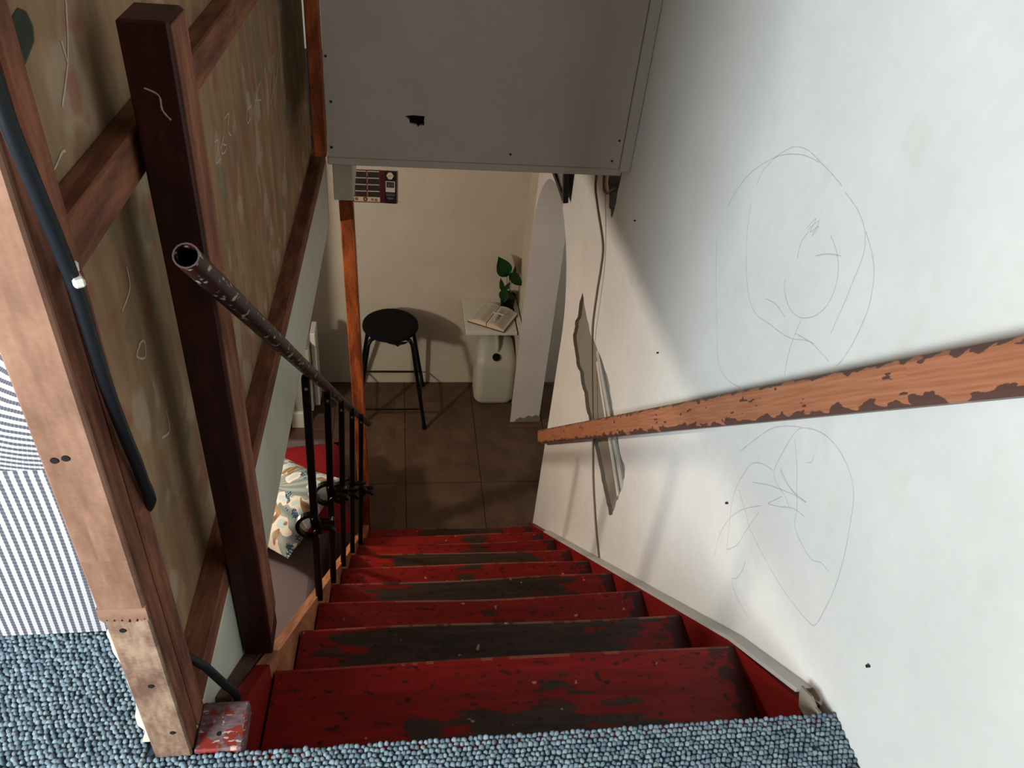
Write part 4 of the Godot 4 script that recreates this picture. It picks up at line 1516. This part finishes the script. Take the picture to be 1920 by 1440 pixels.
func pencil_a() -> Array:
	return [[-1.658,2.773,-1.635,2.826,-1.595,2.884,-1.535,2.938,-1.474,2.979,-1.396,3.011,-1.329,3.024],
		[-1.545,2.880,-1.538,2.914,-1.501,2.962,-1.459,2.997,-1.427,3.015,-1.381,3.026,-1.330,3.026,-1.281,3.025,-1.233,3.022],
		[-1.548,2.840,-1.526,2.783,-1.492,2.732,-1.449,2.685,-1.408,2.663,-1.369,2.659,-1.307,2.677,-1.248,2.693,-1.204,2.711,-1.168,2.734,-1.136,2.748],
		[-1.214,3.017,-1.167,3.011,-1.128,2.997,-1.104,2.971,-1.098,2.942,-1.098,2.906,-1.097,2.869,-1.099,2.833,-1.100,2.796],
		[-1.117,2.992,-1.078,2.971,-1.051,2.945,-1.033,2.902,-1.030,2.864,-1.032,2.824,-1.039,2.787,-1.049,2.761],
		[-1.355,2.710,-1.313,2.724,-1.274,2.726,-1.260,2.726],
		[-1.308,2.788,-1.298,2.769,-1.272,2.754,-1.244,2.750,-1.206,2.760,-1.168,2.789,-1.145,2.823,-1.138,2.859,-1.146,2.893,-1.171,2.920,-1.211,2.936],
		[-1.203,2.756,-1.206,2.714,-1.202,2.672,-1.188,2.630],
		[-1.205,2.724,-1.149,2.743,-1.111,2.749,-1.074,2.753],
		[-1.666,2.685,-1.614,2.611,-1.553,2.543,-1.488,2.466,-1.444,2.449,-1.395,2.456,-1.338,2.482],
		[-1.295,2.907,-1.276,2.936,-1.279,2.907,-1.258,2.930,-1.268,2.905,-1.262,2.939,-1.288,2.908],
		[-1.291,2.844,-1.297,2.874,-1.285,2.904],
		[-1.233,2.881,-1.201,2.903,-1.156,2.924]]

func pencil_b() -> Array:
	return [[-1.105,2.267,-1.040,2.270,-0.958,2.280,-0.888,2.296,-0.828,2.318,-0.805,2.335,-0.802,2.375,-0.806,2.447,-0.822,2.515,-0.846,2.576,-0.869,2.621,-0.904,2.643,-0.953,2.649,-1.009,2.636,-1.066,2.599,-1.086,2.567,-1.098,2.501,-1.101,2.450,-1.082,2.437,-1.034,2.441,-1.005,2.435],
		[-1.246,2.368,-1.205,2.443,-1.169,2.503,-1.128,2.549,-1.075,2.593],
		[-1.154,2.134,-1.182,2.191,-1.206,2.250,-1.207,2.305,-1.194,2.367,-1.178,2.397,-1.144,2.426,-1.105,2.445],
		[-1.193,2.064,-1.204,2.132,-1.187,2.212,-1.148,2.283,-1.097,2.348],
		[-1.154,2.134,-1.124,2.187,-1.114,2.241,-1.106,2.281,-1.095,2.328],
		[-1.157,2.358,-1.107,2.402,-1.063,2.435,-1.010,2.471,-0.970,2.493,-1.026,2.471,-1.083,2.471,-1.054,2.465,-0.999,2.477],
		[-1.077,2.375,-1.040,2.406,-1.003,2.442,-0.971,2.461,-0.956,2.466],
		[-1.078,2.376,-1.044,2.432],
		[-1.078,2.557,-1.043,2.528,-1.015,2.492,-0.986,2.456,-0.973,2.425,-0.936,2.417,-0.889,2.423,-0.864,2.445,-0.836,2.452],
		[-1.072,2.194,-1.070,2.159,-1.079,2.123,-1.094,2.100,-1.060,2.092,-1.012,2.099,-0.979,2.108],
		[-1.198,2.294,-1.147,2.282,-1.105,2.267],
		[-1.015,2.555,-1.004,2.568,-1.005,2.583]]

func chalk_marks() -> Array:
	return [[-1.532,2.931,-1.562,2.921,-1.521,2.894,-1.564,2.887],
		[-1.572,2.922,-1.575,2.888],
		[-1.615,2.913,-1.574,2.899,-1.593,2.884,-1.625,2.886,-1.596,2.902],
		[-1.635,2.938,-1.684,2.933,-1.654,2.909,-1.680,2.887],
		[-1.926,2.866,-1.865,2.875,-1.857,2.849,-1.897,2.847],
		[-1.938,2.845,-2.019,2.873,-2.066,2.875],
		[-1.968,2.864,-2.051,2.836],
		[-2.155,2.842,-2.156,2.800,-2.291,2.879,-2.230,2.756,-2.407,2.880,-2.448,2.854,-2.316,2.815,-2.178,2.783],
		[-0.948,3.273,-0.951,3.246],
		[-0.986,3.305,-0.954,3.253,-0.909,3.216],
		[-0.839,3.178,-0.848,3.169,-0.878,3.176,-0.888,3.174],
		[-0.978,2.977,-0.972,2.947,-0.929,2.938],
		[-0.955,2.865,-0.978,2.855,-0.967,2.834,-0.939,2.857,-0.963,2.862],
		[-0.999,2.710,-0.993,2.670,-0.957,2.687],
		[-0.974,2.782,-0.973,2.767]]
